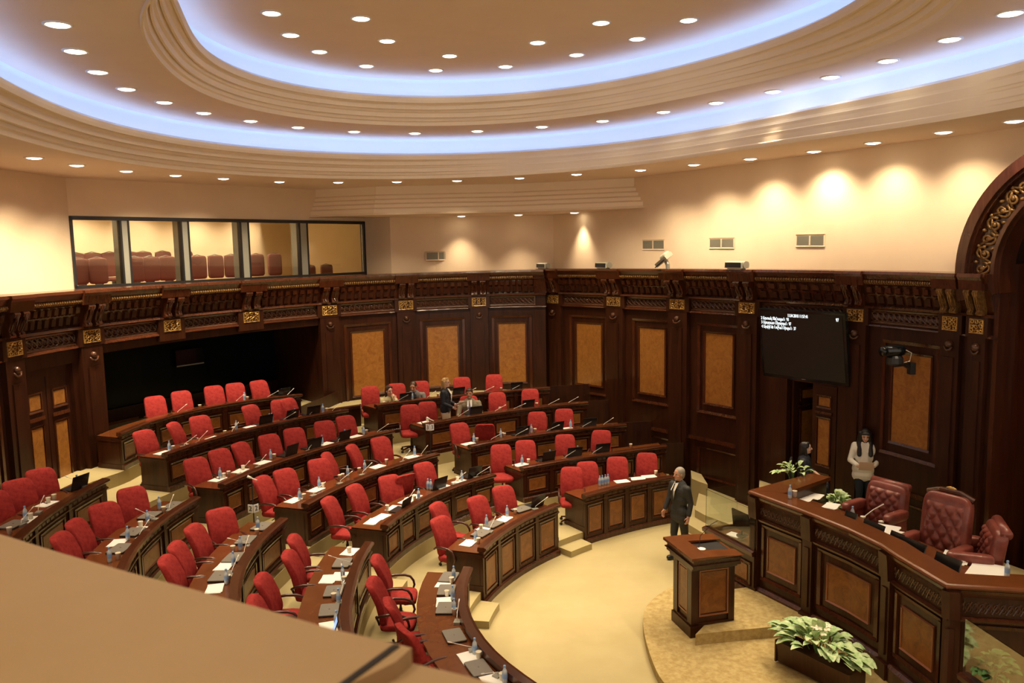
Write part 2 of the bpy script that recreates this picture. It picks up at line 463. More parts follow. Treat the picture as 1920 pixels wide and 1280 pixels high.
baysL = [(nodesL[0] - 1.0, nodesL[0], 'panel'), (nodesL[0], nodesL[1], 'door'), (nodesL[1], nodesL[2], 'opening'), (nodesL[2], nodesL[3], 'opening'), (nodesL[3], nodesL[4], 'opening'), (nodesL[4], nodesL[5], 'panel'), (nodesL[5], nodesL[6], 'panel'), (nodesL[6], tcL - .02, 'panel')]
wall_left = wall('wall_left', fL, nodesL, nodesL[0] - 1.0, tcL, baysL, skip=(nodesL[2], nodesL[3]))
nodesR = [tR(px, y) for px, y in ((1042, 565), (1157, 567), (1277, 574), (1408, 580), (1612, 592), (1790, 608), (1840, 614))]
t1R = tR(1868, 560)
baysR = [(nodesR[0] - .02, nodesR[1], 'panel'), (nodesR[1], nodesR[2], 'panel'), (nodesR[2], nodesR[3], 'panel'), (nodesR[3], nodesR[4], 'door'), (nodesR[4], nodesR[5], 'panel'), (nodesR[5], t1R, 'pier')]
tcR = tR(1026, 600)
wall_right = wall('wall_right', fR, nodesR, tcR, t1R, baysR)

# recess behind the last row
ra, rb = nodesL[1] + .10, nodesL[4] - .10
rc = MB()
rc.pbox(fL, ra - .3, rb + .3, 1.0, 5.9, -3.4, -3.1, 8)
rc.pbox(fL, ra - .12, ra, 1.0, 5.9, -3.2, 0., 1); rc.pbox(fL, rb, rb + .12, 1.0, 5.9, -3.2, 0., 1)
rc.pbox(fL, ra - .3, rb + .3, 1.0, 1.16, -3.3, 0., 8)
tag(rc.obj('wall_recess', 'wall_wood'), kind='structure')
g = MB(); g.pbox(fL, ra, rb, 1.2, 2.9, -2.85, -2.8, 8)
w1 = tag(g.obj('window_1', 'dark_glass'), kind='structure')
g = MB()
g.pbox(fL, ra, rb, 2.9, 3.0, -2.95, -2.70, 8); g.pbox(fL, ra, rb, 3.0, 5.9, -3.0, -2.75, 8)
g.obj('window_sill', 'wall_wood', w1)
for i in range(6):
    a = ra + (rb - ra) * (i + .16) / 6; b = ra + (rb - ra) * (i + .84) / 6
    g = MB(); g.pbox(fL, a, b, 3.2, 4.4, -2.76, -2.735, 2); g.obj('burl_panel', 'desk_burl', w1)
# dim television screens hanging behind the dark glass
for px, y0 in ((300, 690), (470, 672)):
    t = tL(px, y0); g = MB(); g.pbox(fL, t - .14, t + .14, 1.75, 2.15, -2.72, -2.66, 1)
    o = g.obj('wall_monitor', 'black_gloss'); tag(o, 'dark monitor in the black glazed recess, ' + ('nearer the double doors' if px == 300 else 'nearer the burl wall panels'), 'monitor', 'monitors in the recess')
    g = MB(); g.pbox(fL, t - .14, t + .14, 2.13, 2.16, -2.66, -2.65, 1); g.obj('bezel_edge', 'grey_metal', o)

# ------------------------------------------------------------------ double door in the left wall
def door_leaf(f, a, b, w0, w1_, o, parent, top=True):
    g = MB(); g.pbox(f, a, b, w0, w1_, o - .05, o, 2)
    L_ = g.obj('door_leaf', 'wall_wood', parent)
    d = b - a; H_ = w1_ - w0
    fr = MB(); bu = MB()
    for (u0, u1) in ((.06, .145), (.20, .52), (.56, .66)):
        fr.frame(f, a + .2 * d, b - .2 * d, w0 + H_ * u0, w0 + H_ * u1, .04 * d, .035, o, .03, 1)
        bu.pbox(f, a + .27 * d, b - .27 * d, w0 + H_ * u0 + .05, w0 + H_ * u1 - .05, o - .01, o + .01, 1)
    fr.pext(f, a + .15 * d, b - .15 * d, [(w0 + H_ * .165, o), (w0 + H_ * .165, o + .03), (w0 + H_ * .18, o + .04), (w0 + H_ * .185, o)], 1)
    fr.obj('leaf_moulding', 'moulding_wood', L_); bu.obj('burl_inset_panel', 'burl', L_)
    return L_
a, b = nodesL[0] + .19, nodesL[1] - .19
d1 = empty('door_1', fL((a + b) / 2, 5.4, 0)); tag(d1, kind='structure')
d1m = d1.matrix_world
def unparent_loc(o, par):
    o.matrix_parent_inverse = Matrix.Translation(-Vector(par.location)); return o
for (x0, x1) in ((a, (a + b) / 2 - .006), ((a + b) / 2 + .006, b)):
    L_ = door_leaf(fL, x0, x1, 1.45, 5.5, -.10, None); L_.parent = d1; unparent_loc(L_, d1)
g = MB(); g.pbox(fL, nodesL[0], nodesL[1], 1.28, 1.45, -.22, -.10, 3); g.pbox(fL, nodesL[0], a, 1.3, 6.0, -.3, -.02, 1); g.pbox(fL, b, nodesL[1], 1.3, 6., -.3, -.02, 1)
o = g.obj('door_frame', 'wall_wood', d1); unparent_loc(o, d1)
hp = fL((a + b) / 2 - .012, 3.62, -.04)
g = MB(); g.sup(hp, (.09, .09, .09), 1., nu=10, nv=8); g.sup(hp + Vector((0, 0, -.12)), (.05, .05, .16), .8, nu=8, nv=6)
o = g.obj('door_handle', 'steel', d1, smooth=True); unparent_loc(o, d1)

# ------------------------------------------------------------------ doorway under the television
ta, tb = tR(1474, 800), tR(1566, 800)
g = MB(); A_, B_ = nodesR[3] + .08, nodesR[4] - .08
g.pbox(fR, nodesR[3], ta, 1.3, 6.2, -.3, 0., 2); g.pbox(fR, tb + .02, nodesR[4], 1.3, 6.2, -.3, 0., 2)
g.pbox(fR, ta, tb + .02, 1.3, 2.35, -.3, -.05, 2)
g.pbox(fR, ta - .15, tb + .2, 1.3, 6.2, -2.2, -2.1, 2); g.pbox(fR, ta - .12, ta - .02, 1.3, 6.2, -2.2, -.3, 1); g.pbox(fR, tb + .1, tb + .2, 1.3, 6.2, -2.2, -.3, 1)
g.pbox(fR, ta - .1, tb + .1, 2.2, 2.3, -2.2, -.3, 1)
d2 = tag(g.obj('door_2', 'wall_wood'), kind='structure')
tm = tR(1521, 800)
door_leaf(fR, tm, tb, 2.35, 5.6, -.02, d2)
def f_in(t, w, o):          # the second leaf swung open into the passage
    p0 = fR(ta, w, -.05); p1 = fR(ta, w, -1.0); q = p0.lerp(p1, t)
    e = (fR(ta + .2, w, -.05) - p0).normalized(); return q + e * o
door_leaf(f_in, .05, .95, 2.35, 5.6, .09, d2)

# ------------------------------------------------------------------ arch at the right end
pa, pb = fR(t1R - .3, 0, 0), fR(t1R, 0, 0)
dirA = Vector((pb.x - pa.x, pb.y - pa.y, 0)).normalized(); nrmA = Vector((dirA.y, -dirA.x, 0))
base_pt = None
def onplane(px, py):
    d = ray(px, py); k = d.x / d.y      # intersect the vertical plane through pb along dirA
    t = (k * pb.y - pb.x) / (dirA.x - k * dirA.y)
    Y = pb.y + dirA.y * t; p = V(px, py, Y); return t, p.z
tt0, zz0 = onplane(1808, 505); tt1, zz1 = onplane(1920, 303); tt2, zz2 = onplane(1858, 366)
def circ3(p, q, r):
    ax, ay, bx, by, cx_, cy_ = *p, *q, *r
    d = 2 * (ax * (by - cy_) + bx * (cy_ - ay) + cx_ * (ay - by))
    ux = ((ax**2 + ay**2) * (by - cy_) + (bx**2 + by**2) * (cy_ - ay) + (cx_**2 + cy_**2) * (ay - by)) / d
    uy = ((ax**2 + ay**2) * (cx_ - bx) + (bx**2 + by**2) * (ax - cx_) + (cx_**2 + cy_**2) * (bx - ax)) / d
    return ux, uy, math.hypot(ax - ux, ay - uy)
ac, az, aR = circ3((tt0, zz0), (tt2, zz2), (tt1, zz1))
print('arch', ac, az, aR)
def fA(th, r, o):
    p = pb + dirA * (ac - r * math.cos(th)) + nrmA * o
    return Vector((p.x, p.y, az + r * math.sin(th)))
def garc(mb, r0, r1, o0, o1, n=48, th0=-.25):
    g_ = lambda t, z, o: fA(t, z, o)
    mb.pbox(g_, th0, PI - th0, r0, r1, o0, o1, n)
g = MB(); garc(g, aR - .16, aR, -.3, .22); garc(g, aR - .62, aR - .14, -.3, .06); garc(g, aR - .20, aR - .15, 0, .16)
garc(g, aR - .58, aR - .52, 0, .14)
# jambs below the springing and the recess
g2 = lambda t, z, o: (lambda p: Vector((p.x, p.y, z)))(pb + dirA * t + nrmA * o)
g.pbox(g2, 0.0, ac - aR + .62 + .0, -.2, az + .1, -.9, .02)
tarch = tag(g.obj('trim_arch', 'moulding_wood'), kind='structure')
g = MB()
N_ = 22
for i in range(N_):
    th = -.05 + (PI + .1) * (i + .5) / N_; rc_ = aR - .36; da = (PI + .1) / N_
    sgn = 1 if i % 2 else -1
    g.tube([fA(th + da * .46 * (1 - u * .8) * math.cos(sgn * 8 * u), rc_ + .14 * (1 - u * .8) * math.sin(sgn * 8 * u), .09) for u in np.linspace(0, 1, 16)], .022, 6)
    g.tube([fA(th - da * .55, rc_ - .12 * sgn, .08), fA(th - da * .2, rc_ + .02, .10), fA(th + da * .5, rc_ + .13 * sgn, .08)], .020, 6)
    g.sup(fA(th, rc_, .09), (.08, .08, .08), 1, nu=8, nv=6)
    for e in (-1, 1): g.sup(fA(th + da * .42, rc_ + .11 * e, .08), (.09, .05, .06), 1, nu=8, nv=6)
g.obj('carved_scroll_lattice', 'gilded_wood', tarch, smooth=True)
g = MB(); g.pbox(g2, ac - aR - .1, ac + aR, -.2, az + aR, -1.0, -.9)
g.obj('niche_back', 'wall_wood', tarch)
g = MB(); x0 = onplane(1897, 700)[0]
g.pbox(g2, x0, x0 + .07, -.2, az + .6, -.9, -.75); g.pbox(g2, x0 + .22, x0 + .26, 1.9, az + .2, -.9, -.84); g.pext(lambda t, z, o: g2(t, z, o), x0, x0 + 1.2, [(2.0, -.9), (2.0, -.84), (2.06, -.82), (2.1, -.9)])
g.obj('niche_moulding', 'moulding_wood', tarch)

# ------------------------------------------------------------------ cream upper walls
ZS1, ZB, ZS2, ZA, ZS3, ZLOW = 7.55, 8.0, 8.42, 8.87, 9.30, 6.78
WA, WB = V(134, 470, 18.2), V(684, 465, 25.0)      # gallery window plane
cw = []
for px, o_ in ((-120, -.12), (-60, -.25), (0, -.5), (70, -.85)):
    p = fL(tL(px, 560), 0, o_); cw.append((p.x, p.y))
cw.append((WA.x, WA.y)); iA = len(cw) - 1
cw.append((WB.x, WB.y))
for px in (740, 820, 900, 960):
    p = fL(tL(px, 500), 0, -.30); cw.append((p.x, p.y))
cl = fR(tcR, 0, -.25); cw.append((cl.x, cl.y)); iC = len(cw) - 1
for i in range(1, 13):
    p = fR(tcR + (t1R + .0 - tcR) * i / 12, 0, -.20); cw.append((p.x, p.y))
e = pb + dirA * (ac - aR + .08) - nrmA * .20; cw.append((e.x, e.y))
def upwall(name, pts, z0, z1):
    g = MB()
    for (x0, y0), (x1, y1) in zip(pts[:-1], pts[1:]):
        g.add([(x0, y0, z0), (x1, y1, z0), (x1, y1, z1), (x0, y0, z1)], [(0, 1, 2, 3)])
    return g
wtop, wbot = 6.67, 5.12
zwt0, zwb0 = V(134, 407, 18.2).z, V(139, 540, 18.2).z
zwt1, zwb1 = V(683, 417, 25.0).z, V(684, 512, 25.0).z
print('win', zwt0, zwb0, zwt1, zwb1)
g = upwall('x', cw[:iA + 1], 4.3, ZS1)
g.add([(WA.x, WA.y, zwt0), (WB.x, WB.y, zwt1), (WB.x, WB.y, ZS1), (WA.x, WA.y, ZS1)], [(0, 1, 2, 3)])
g.add([(WA.x, WA.y, 4.3), (WB.x, WB.y, 4.3), (WB.x, WB.y, zwb1), (WA.x, WA.y, zwb0)], [(0, 1, 2, 3)])
for (x0, y0), (x1, y1) in zip(cw[iA + 1:iC], cw[iA + 2:iC + 1]):
    g.add([(x0, y0, 4.3), (x1, y1, 4.3), (x1, y1, ZS1), (x0, y0, ZS1)], [(0, 1, 2, 3)])
tag(g.obj('wall_upper_left', 'cream_wall'), kind='structure')
g = upwall('x', cw[iC:], 4.3, ZS1); ra_ = aR - .08; n_ = 40
for i in range(n_):
    s0, s1 = ac - ra_ + 2 * ra_ * i / n_, ac - ra_ + 2 * ra_ * (i + 1) / n_; q0, q1 = pb + dirA * s0 - nrmA * .2, pb + dirA * s1 - nrmA * .2
    h0, h1 = az + math.sqrt(max(0, ra_ ** 2 - (s0 - ac) ** 2)), az + math.sqrt(max(0, ra_ ** 2 - (s1 - ac) ** 2))
    if min(h0, h1) < ZS1: g.add([(q0.x, q0.y, min(h0, ZS1)), (q1.x, q1.y, min(h1, ZS1)), (q1.x, q1.y, ZS1), (q0.x, q0.y, ZS1)], [(0, 1, 2, 3)])
q0, q1 = pb + dirA * (ac + ra_) - nrmA * .2, pb + dirA * (ac + ra_ + 4) - nrmA * .2
g.add([(q0.x, q0.y, 4.3), (q1.x, q1.y, 4.3), (q1.x, q1.y, ZS1), (q0.x, q0.y, ZS1)], [(0, 1, 2, 3)])
tag(g.obj('wall_upper_right', 'cream_wall'), kind='structure')

# gallery behind the window
du = Vector((WB.x - WA.x, WB.y - WA.y, 0)); GL = du.length; du.normalize(); dn = Vector((-du.y, du.x, 0))   # dn points away from the hall
if dn.y < 0: dn = -dn
def fG(t, z, o): p = Vector((WA.x, WA.y, 0)) + du * (t * GL) - dn * o; return Vector((p.x, p.y, z))
def tG(px, py=470):
    d = ray(px, py); k = d.x / d.y; t = (k * WA.y - WA.x) / (du.x - k * du.y); return t / GL
def zG(t, a): return (zwb0 + (zwb1 - zwb0) * t) * (1 - a) + (zwt0 + (zwt1 - zwt0) * t) * a
def fW(t, a, o): return fG(t, zG(t, a), o)
g = MB()
g.pbox(fG, -.15, 1.15, 4.0, 8.0, -5.3, -5.2); g.pbox(fG, -.17, -.15, 4.0, 8.0, -5.3, -.02); g.pbox(fG, 1.15, 1.17, 4.0, 8., -5.3, -.02)
g.pbox(fG, -.15, 1.15, 7.4, 7.45, -5.3, -.02)
tag(g.obj('wall_gallery', 'cream_wall'), kind='structure')
g = MB(); g.pbox(fG, -.15, 1.15, 4.5, 4.6, -5.3, -.02); tag(g.obj('floor_gallery', 'carpet'), kind='structure')
g = MB(); e = .006
g.pbox(fW, 0, 1, .965, 1.02, -.10, .05); g.pbox(fW, 0, 1, -.02, .03, -.10, .05); g.pbox(fW, 0, e, 0, 1, -.1, .05); g.pbox(fW, 1 - e * 1.4, 1, 0, 1, -.1, .05)
win2 = tag(g.obj('window_2', 'black_plastic'), kind='structure')
mx = [(228, 243), (341, 355), (452, 467), (562, 577)]
for a, b in mx:
    g = MB(); g.pbox(fW, tG(a), tG(b), .0, 1, -.35, .02); g.obj('mullion', 'grey_metal' , win2)
    g = MB(); g.pbox(fW, tG(a) - .002, tG(a) + .003, .0, 1, -.1, .04); g.pbox(fW, tG(b) - .003, tG(b) + .002, 0, 1, -.1, .04); g.obj('mullion_edge', 'black_plastic', win2)
edges = [136] + [v for p in mx for v in p] + [680]
for i in range(0, 10, 2):
    g = MB(); g.pbox(fW, tG(edges[i]), tG(edges[i + 1]), .02, .975, -.02, -.012); g.obj('pane', 'glass', win2)
# ================================================================== ceiling rings
CC = Vector((0.0, 10.5))
PT = {
 'L1': ([(108,45),(141,95),(183,134),(237,166),(308,191),(382,211),(470,226),(559,238),(664,246),(778,249),(895,245),(1016,237),(1130,226),(1244,209),(1343,192),(1450,171),(1557,144),(1665,113),(1781,73),(1895,24)], ZS2),
 'L2': ([(64,295),(144,309),(237,320),(329,328),(419,334),(524,340),(634,341),(744,340),(857,338),(974,333),(1081,326),(1201,318),(1301,308),(1407,297),(1526,283),(1637,267),(1769,247),(1902,226)], ZS1),
 'Ain': ([(332,0),(345,40),(375,80),(425,120),(500,150),(600,172),(700,182),(850,185),(960,180),(1060,167),(1210,145),(1410,90),(1510,52),(1615,0)], ZA),
 'Aout': ([(262,30),(272,75),(300,115),(350,155),(425,187),(500,207),(600,222),(750,231),(900,231),(1010,222),(1210,192),(1460,142),(1660,80),(1805,0)], ZS2),
 'Bin': ([(0,150),(60,180),(150,215),(250,245),(400,272),(550,287),(750,291),(950,290),(1160,270),(1360,240),(1610,190),(1920,120)], ZB),
 'Bout': ([(0,247),(150,285),(300,310),(450,325),(650,331),(850,331),(1010,322),(1210,302),(1460,267),(1710,227),(1920,195)], ZS1)}
L3PX = [[(509,24),(545,65),(599,96),(687,123),(817,131),(948,124),(1081,102),(1195,72),(1291,37)], [(677,34),(726,76),(843,104),(1008,79),(1127,42)]]
def fourier(name):
    pts, z = PT[name]; q = [W(x, y, z) for x, y in pts]
    th = np.array([math.atan2(p.y - CC.y, p.x - CC.x) for p in q]); r = np.array([math.hypot(p.x - CC.x, p.y - CC.y) for p in q])
    K = 4
    def basis(t): return np.stack([np.ones_like(t)] + [g(k * t) for k in range(1, K + 1) for g in (np.cos, np.sin)], 1)
    A = basis(th); reg = np.diag([1e-6] + [(.02 * k ** 2) ** 2 * 8 for k in range(1, K + 1) for _ in (0, 1)])
    c = np.linalg.solve(A.T @ A + reg, A.T @ r)
    print(name, 'ring resid', float(np.abs(A @ c - r).max()))
    return lambda t: float((basis(np.array([t])) @ c)[0])
RF = {k: fourier(k) for k in PT}
NR = 144
def ringpt(rf, t, z): return Vector((CC.x + rf(t) * math.cos(t), CC.y + rf(t) * math.sin(t), z))
def rev(mb, prof):
    """prof: list of (radius function, z)"""
    k = len(prof); b = []
    for i in range(NR):
        t = 2 * PI * i / NR; b += [ringpt(rf, t, z) for rf, z in prof]
    fs = []
    for i in range(NR):
        j = (i + 1) % NR
        for a in range(k - 1): fs.append((i * k + a, i * k + a + 1, j * k + a + 1, j * k + a))
    mb.add(b, fs)
mix = lambda A, B, u, d=0.: (lambda t: A(t) * (1 - u) + B(t) * u + d)
off = lambda A, d: (lambda t: A(t) + d)
big = lambda t: 34.0
def steps(A, B, z0, z1):
    """stepped plaster moulding climbing from the outer edge A at z0 to the lip B at z1"""
    h = z1 - z0
    P = [(0, 0), (.02, -.10), (.10, -.10), (.12, .06), (.22, .10), (.30, .30), (.33, .22), (.40, .24), (.43, .42), (.52, .46), (.60, .62), (.63, .54), (.70, .56), (.73, .74), (.80, .78), (.88, .86), (.90, .80), (.97, .82), (1.0, .94), (1.0, 1.06)]
    return [(mix(A, B, u), z0 + h * v) for u, v in P]
def cove(B, z1, z2, wd=.42):
    return [(B, z1), (off(B, .06), z1 + .05), (off(B, .10), z1 - .02), (off(B, wd), z1 - .02), (off(B, wd), z2 - .06), (off(B, wd - .04), z2 - .015), (off(B, wd - .1), z2)]
c = MB()
rev(c, [(big, ZS1), (RF['Bout'], ZS1)])
rev(c, [(off(RF['Bin'], .34), ZS2), (RF['Aout'], ZS2)])
rev(c, [(off(RF['Ain'], .34), ZS3), (lambda t: .001, ZS3)])
ceiling = tag(c.obj('ceiling', 'plaster'), kind='structure')
g = MB(); rev(g, steps(RF['Bout'], RF['Bin'], ZS1, ZB)); tag(g.obj('trim_1', 'moulding_plaster'), kind='structure')
g = MB(); rev(g, steps(RF['Aout'], RF['Ain'], ZS2, ZA)); tag(g.obj('trim_2', 'moulding_plaster'), kind='structure')
g = MB(); rev(g, cove(RF['Bin'], ZB + .02, ZS2)); rev(g, cove(RF['Ain'], ZA + .02, ZS3)); tag(g.obj('ceiling_cove', 'cove_white', smooth=True), kind='structure')
for nm, z in (('Bin', ZB), ('Ain', ZA)):
    g = MB(); rev(g, [(off(RF[nm], .15), z + .025), (off(RF[nm], .24), z + .03)])
    o = g.obj('led_strip', 'cove_led'); tag(o, 'blue-white light strip hidden in the ' + ('outer' if nm == 'Bin' else 'inner') + ' ceiling cove', 'light strip')

# dropped soffit in the corner
dp = [(480,409.5),(560,408),(600,406.5),(700,403),(850,400),(960,398),(1110,393),(1210,389.5),(1290,386)]
q = [W(x, y, ZLOW) for x, y in dp]
q.append(q[-1] + (q[-1] - q[-2]).normalized() * 1.2); q.append(q[-1] + (q[-1] - q[-2]).normalized() * 1.5)
cen = []
g = MB(); pr = [(0., ZS1 + .02), (0., 7.34), (.04, 7.30), (.04, 7.22), (.10, 7.18), (.10, 7.10), (.16, 7.06), (.16, 6.98), (.22, 6.94), (.22, 6.84), (.26, ZLOW), (.30, ZLOW)]
def nrm2(i):
    a, b = q[max(i - 1, 0)], q[min(i + 1, len(q) - 1)]; d = (b - a).normalized(); return Vector((-d.y, d.x, 0))
k = len(pr); vs = []; fs = []
for i in range(len(q)):
    n_ = nrm2(i)
    vs += [Vector((q[i].x, q[i].y, 0)) + n_ * (.26 - o) * 1. + Vector((0, 0, z)) for o, z in pr]
for i in range(len(q) - 1):
    for j in range(k - 1): fs.append((i * k + j, i * k + j + 1, (i + 1) * k + j + 1, (i + 1) * k + j))
g.add(vs, fs); tag(g.obj('trim_3', 'moulding_plaster'), kind='structure')
g = MB(); n_ = len(q); vs = [Vector((p.x, p.y, ZLOW)) for p in q] + [Vector((p.x * 1.25, p.y + 6.5, ZLOW)) for p in q]
g.add(vs, [(i, i + 1, n_ + i + 1, n_ + i) for i in range(n_ - 1)])
tag(g.obj('ceiling_corner', 'plaster'), kind='structure')

# recessed downlights
proto = None; NL = 0
def spot(p, w, size=1.15, blend=.85, r=.10, tilt=0.):
    global NL
    key = 'downlight_%d_%d' % (int(w * 10), int(size * 100))
    l = bpy.data.lights.get(key) or bpy.data.lights.new(key, 'SPOT')
    l.energy = w; l.color = LAMP_COL; l.spot_size = size; l.spot_blend = blend; l.shadow_soft_size = r
    o = bpy.data.objects.new('downlight_or_added_spot', l); COL.objects.link(o); o.location = p; NL += 1
    if tilt:
        d = Vector((p[0] - CC.x, p[1] - CC.y, 0)).normalized(); v = d * math.sin(tilt) - Vector((0, 0, math.cos(tilt))); o.rotation_mode = 'QUATERNION'; o.rotation_quaternion = v.to_track_quat('-Z', 'Y')
    return o
def downlight(p, label, group, w=SPOT_W, size=1.15, tilt=0., lit=True):
    global proto
    if proto is None:
        proto = empty('ceiling_light', (0, 0, 0))
        a = MB(); a.lathe((0, 0, 0), [(.155, 0.004), (.155, -.012), (.125, -.016), (.122, 0.004)], 20, cap=False); a.obj('bezel_ring', 'white_plastic', proto, smooth=True)
        a = MB(); a.lathe((0, 0, 0), [(.122, -.004), (.10, -.022), (.05, -.032), (.002, -.034)], 20, cap=False); a.obj('lens', 'lamp_glow', proto, smooth=True)
        o = proto
    else: o = copy_tree(proto)
    o.location = p; tag(o, label, 'ceiling light', group)
    if lit: spot(Vector(p) + Vector((0, 0, -.06)), w, size, tilt=tilt)
    return o
ORD = ['first','second','third','fourth','fifth','sixth','seventh','eighth','ninth','tenth','eleventh','twelfth','thirteenth','fourteenth','fifteenth','sixteenth','seventeenth','eighteenth','nineteenth','twentieth']
for i, (x, y) in enumerate(PT['L1'][0]): downlight(W(x, y, ZS2), 'round recessed ceiling light, %s from the left in the middle ring' % ORD[i], 'middle ring ceiling lights', SPOT_W, 1.05 if i < 13 else .8, -.30 if i < 13 else -.42)
WK = [1.6, 1.6, 1.5, 1.35, .95, .9, .85, .85, .85, .85, .85, .8, .72, .62, .56, .44, .40, .26]
for i, (x, y) in enumerate(PT['L2'][0]): downlight(W(x, y, ZS1), 'round recessed ceiling light, %s from the left in the outermost ring' % ORD[i], 'outer ring ceiling lights', WASH_W * WK[i], 1.8 if i < 11 else 2.2, .42 if i < 5 else .30 if i < 11 else .10)
for j, ring in enumerate(L3PX):
    for i, (x, y) in enumerate(ring): downlight(W(x, y, ZS3), 'round recessed ceiling light, %s from the left in the %s of the top disc' % (ORD[i], 'outer ring' if j == 0 else 'inner ring'), 'top disc ceiling lights')
for i, (x, y) in enumerate([(865, 404.5), (972, 402), (1077, 398)]): downlight(W(x, y, ZLOW), 'small recessed light under the dropped corner ceiling, %s from the left' % ORD[i], 'corner soffit lights', 170, 1.5)
# the same rings go on behind the viewer
def ring_rest(nm, z, px0, px1, w):
    a0 = math.atan2(*(W(*px0, z) - Vector((CC.x, CC.y, z))).yx); a1 = math.atan2(*(W(*px1, z) - Vector((CC.x, CC.y, z))).yx)
    if a0 < a1: a0 += 2 * PI
    gap = 2 * PI - (a0 - a1); n = int(gap / .30)
    for i in range(1, n):
        t = a0 + gap * i / n; spot(ringpt(RF[nm], t, z - .06), w)
ring_rest('L1', ZS2, PT['L1'][0][0], PT['L1'][0][-1], SPOT_W)
ring_rest('L2', ZS1, PT['L2'][0][0], PT['L2'][0][-1], SPOT_W)
for p in ((3, 8), (-1, 7), (1, 10.5), (5, 10), (-4, 8)): spot(Vector((p[0], p[1], ZS3 - .06)), SPOT_W)
for p in ((-2.6, .6), (-1.2, .3), (.2, .9), (-3.5, 2.0)): spot(Vector((p[0], p[1], 7.45)), 45, 2.2)          # unseen spots over the visitors' balcony, added to brighten the parapet
# gallery lamps, with an added front row
for t in (.1, .35, .6, .85): spot(fG(t, 7.35, -1.0), 130, 2.4)  # unseen front row, added to brighten the seats
for t in (.12, .3, .5, .72, .93): spot(fG(t, 7.35, -4.3), 190, 2.4)
# ================================================================== curved desks
def desk(n, pl, pr_, block, label, bays=None, ext0=0., ext1=0.):
    """n row; pl, pr_: (px,py) of the rim's two ends"""
    z1 = T(n) + HD; aL, _ = polar(W(*pl, z1)); aR, _ = polar(W(*pr_, z1))
    aL += ext0; aR -= ext1                 # aL > aR
    zb = T(n) if n > 1 else 0.; zt = z1
    def f(t, z, o):
        a = aL + (aR - aL) * t; r = rr(n, a); return pol(a, r - o, z)
    am = (aL + aR) / 2; R_ = rr(n, am); Ln = (aL - aR) * R_
    root = empty('curved_desk', (0, 0, 0)); tag(root, label, 'desk', 'curved parliamentary desks')
    base = f(.5, zb, -.3); root.location = base
    def P(mb, name, m, par=None, **k):
        o = mb.obj(name, m, par or root, **k)
        if par is None: o.matrix_parent_inverse = Matrix.Translation(-base)
        return o
    nn = max(6, int(Ln * 3))
    g = MB(); g.pbox(f, 0, 1, zb, zt - .02, -.07, 0., nn); P(g, 'front_panel', 'dark_wood')
    g = MB()
    g.pext(f, -.003, 1.003, [(zb, -.02), (zb, .05), (zb + .09, .05), (zb + .11, .02), (zb + .11, -.02)], nn)
    g.pext(f, -.004, 1.004, [(zt - .17, 0), (zt - .16, .03), (zt - .145, .03), (zt - .13, .0)], nn)
    g.pext(f, -.006, 1.006, [(zt - .07, -.05), (zt - .06, .035), (zt - .03, .06), (zt, .06), (zt + .012, .02), (zt + .012, -.09), (zt - .06, -.10)], nn)
    P(g, 'rim_moulding', 'moulding_wood')
    g = MB(); d_ = .008
    k = max(8, int(Ln * 7))
    for i in range(k):
        a, b = (i + .15) / k, (i + .85) / k; g.pbox(f, a, b, zt - .125, zt - .078, -.01, .008, 1)
    P(g, 'carved_band_pattern', 'carved_dark')
    nb = bays or max(2, round(Ln / 1.15))
    zlo, zhi = zb + .17, zt - .21
    for i in range(nb):
        a, b = (i + .13) / nb, (i + .87) / nb; da = (b - a)
        g = MB(); m_ = max(1, nn // nb)
        g.frame(f, a, b, zlo, zhi, da * .055, .032, 0., .022, m_)
        o = P(g, 'panel_frame', 'moulding_wood')
        g = MB(); g.frame(f, a + da * .11, b - da * .11, zlo + .065, zhi - .065, da * .025, .014, 0., .014, m_); g.obj('edge_highlight_frame', 'edge_highlight', o)
        g = MB(); g.pbox(f, a + da * .13, b - da * .13, zlo + .08, zhi - .08, -.01, .006, m_); g.obj('burl_inset_panel', 'desk_burl', o)
        if i:
            g = MB(); c_ = i / nb; w_ = .05 / Ln; g.pbox(f, c_ - w_, c_ + w_, zb + .1, zt - .07, 0., .03); P(g, 'pilaster', 'dark_wood')
    g = MB(); g.pbox(f, 0, 1, zt - .125, zt - .095, -.66, -.08, nn); P(g, 'desk_top', 'top_wood')
    g = MB(); g.pbox(f, 0, 1, zt - .30, zt - .125, -.60, -.58, nn); P(g, 'apron', 'dark_wood')
    for s in (0, 1):
        wd = .05 / Ln; a, b = (0, wd) if s == 0 else (1 - wd, 1)
        g = MB(); g.pbox(f, a, b, zb if n > 1 else T(1) - .0, zt - .10, -.66, -.05); 
        if n == 1: g.pbox(f, a, b, 0, T(1), -.10, -.05)
        q = .012 / Ln * (1 if s else -1)
        e0, e1 = (b, b + q) if s else (a + q, a)
        g.pbox(f, min(e0, e1), max(e0, e1), zt - .19, zt - .12, -.68, -.0); g.pbox(f, min(e0, e1), max(e0, e1), T(n), T(n) + .10, -.68, 0.)
        P(g, 'end_panel', 'dark_wood')
    DESKS[(block, n)] = dict(f=f, n=n, aL=aL, aR=aR, z=zt - .095)
    return root
DESKS = {}
RW = {1: 'front', 2: 'second', 3: 'third', 4: 'fourth', 5: 'fifth', 6: 'sixth'}
BL = {'A': 'near left', 'B': 'centre', 'C': 'right'}
desk(1, (995, 1280), (868, 1064), 'A', 'curved dark wood desk seen from behind, foremost of the near left block', ext0=.30)
desk(2, (652, 1137), (692, 1017), 'A', 'curved dark wood desk, second row of the near left block', ext0=.35)
desk(3, (437, 1122), (525, 972), 'A', 'curved dark wood desk, third row of the near left block', ext0=.30)
desk(4, (222, 1067), (357, 932), 'A', 'curved panelled desk, fourth row of the near left block', ext0=.25)
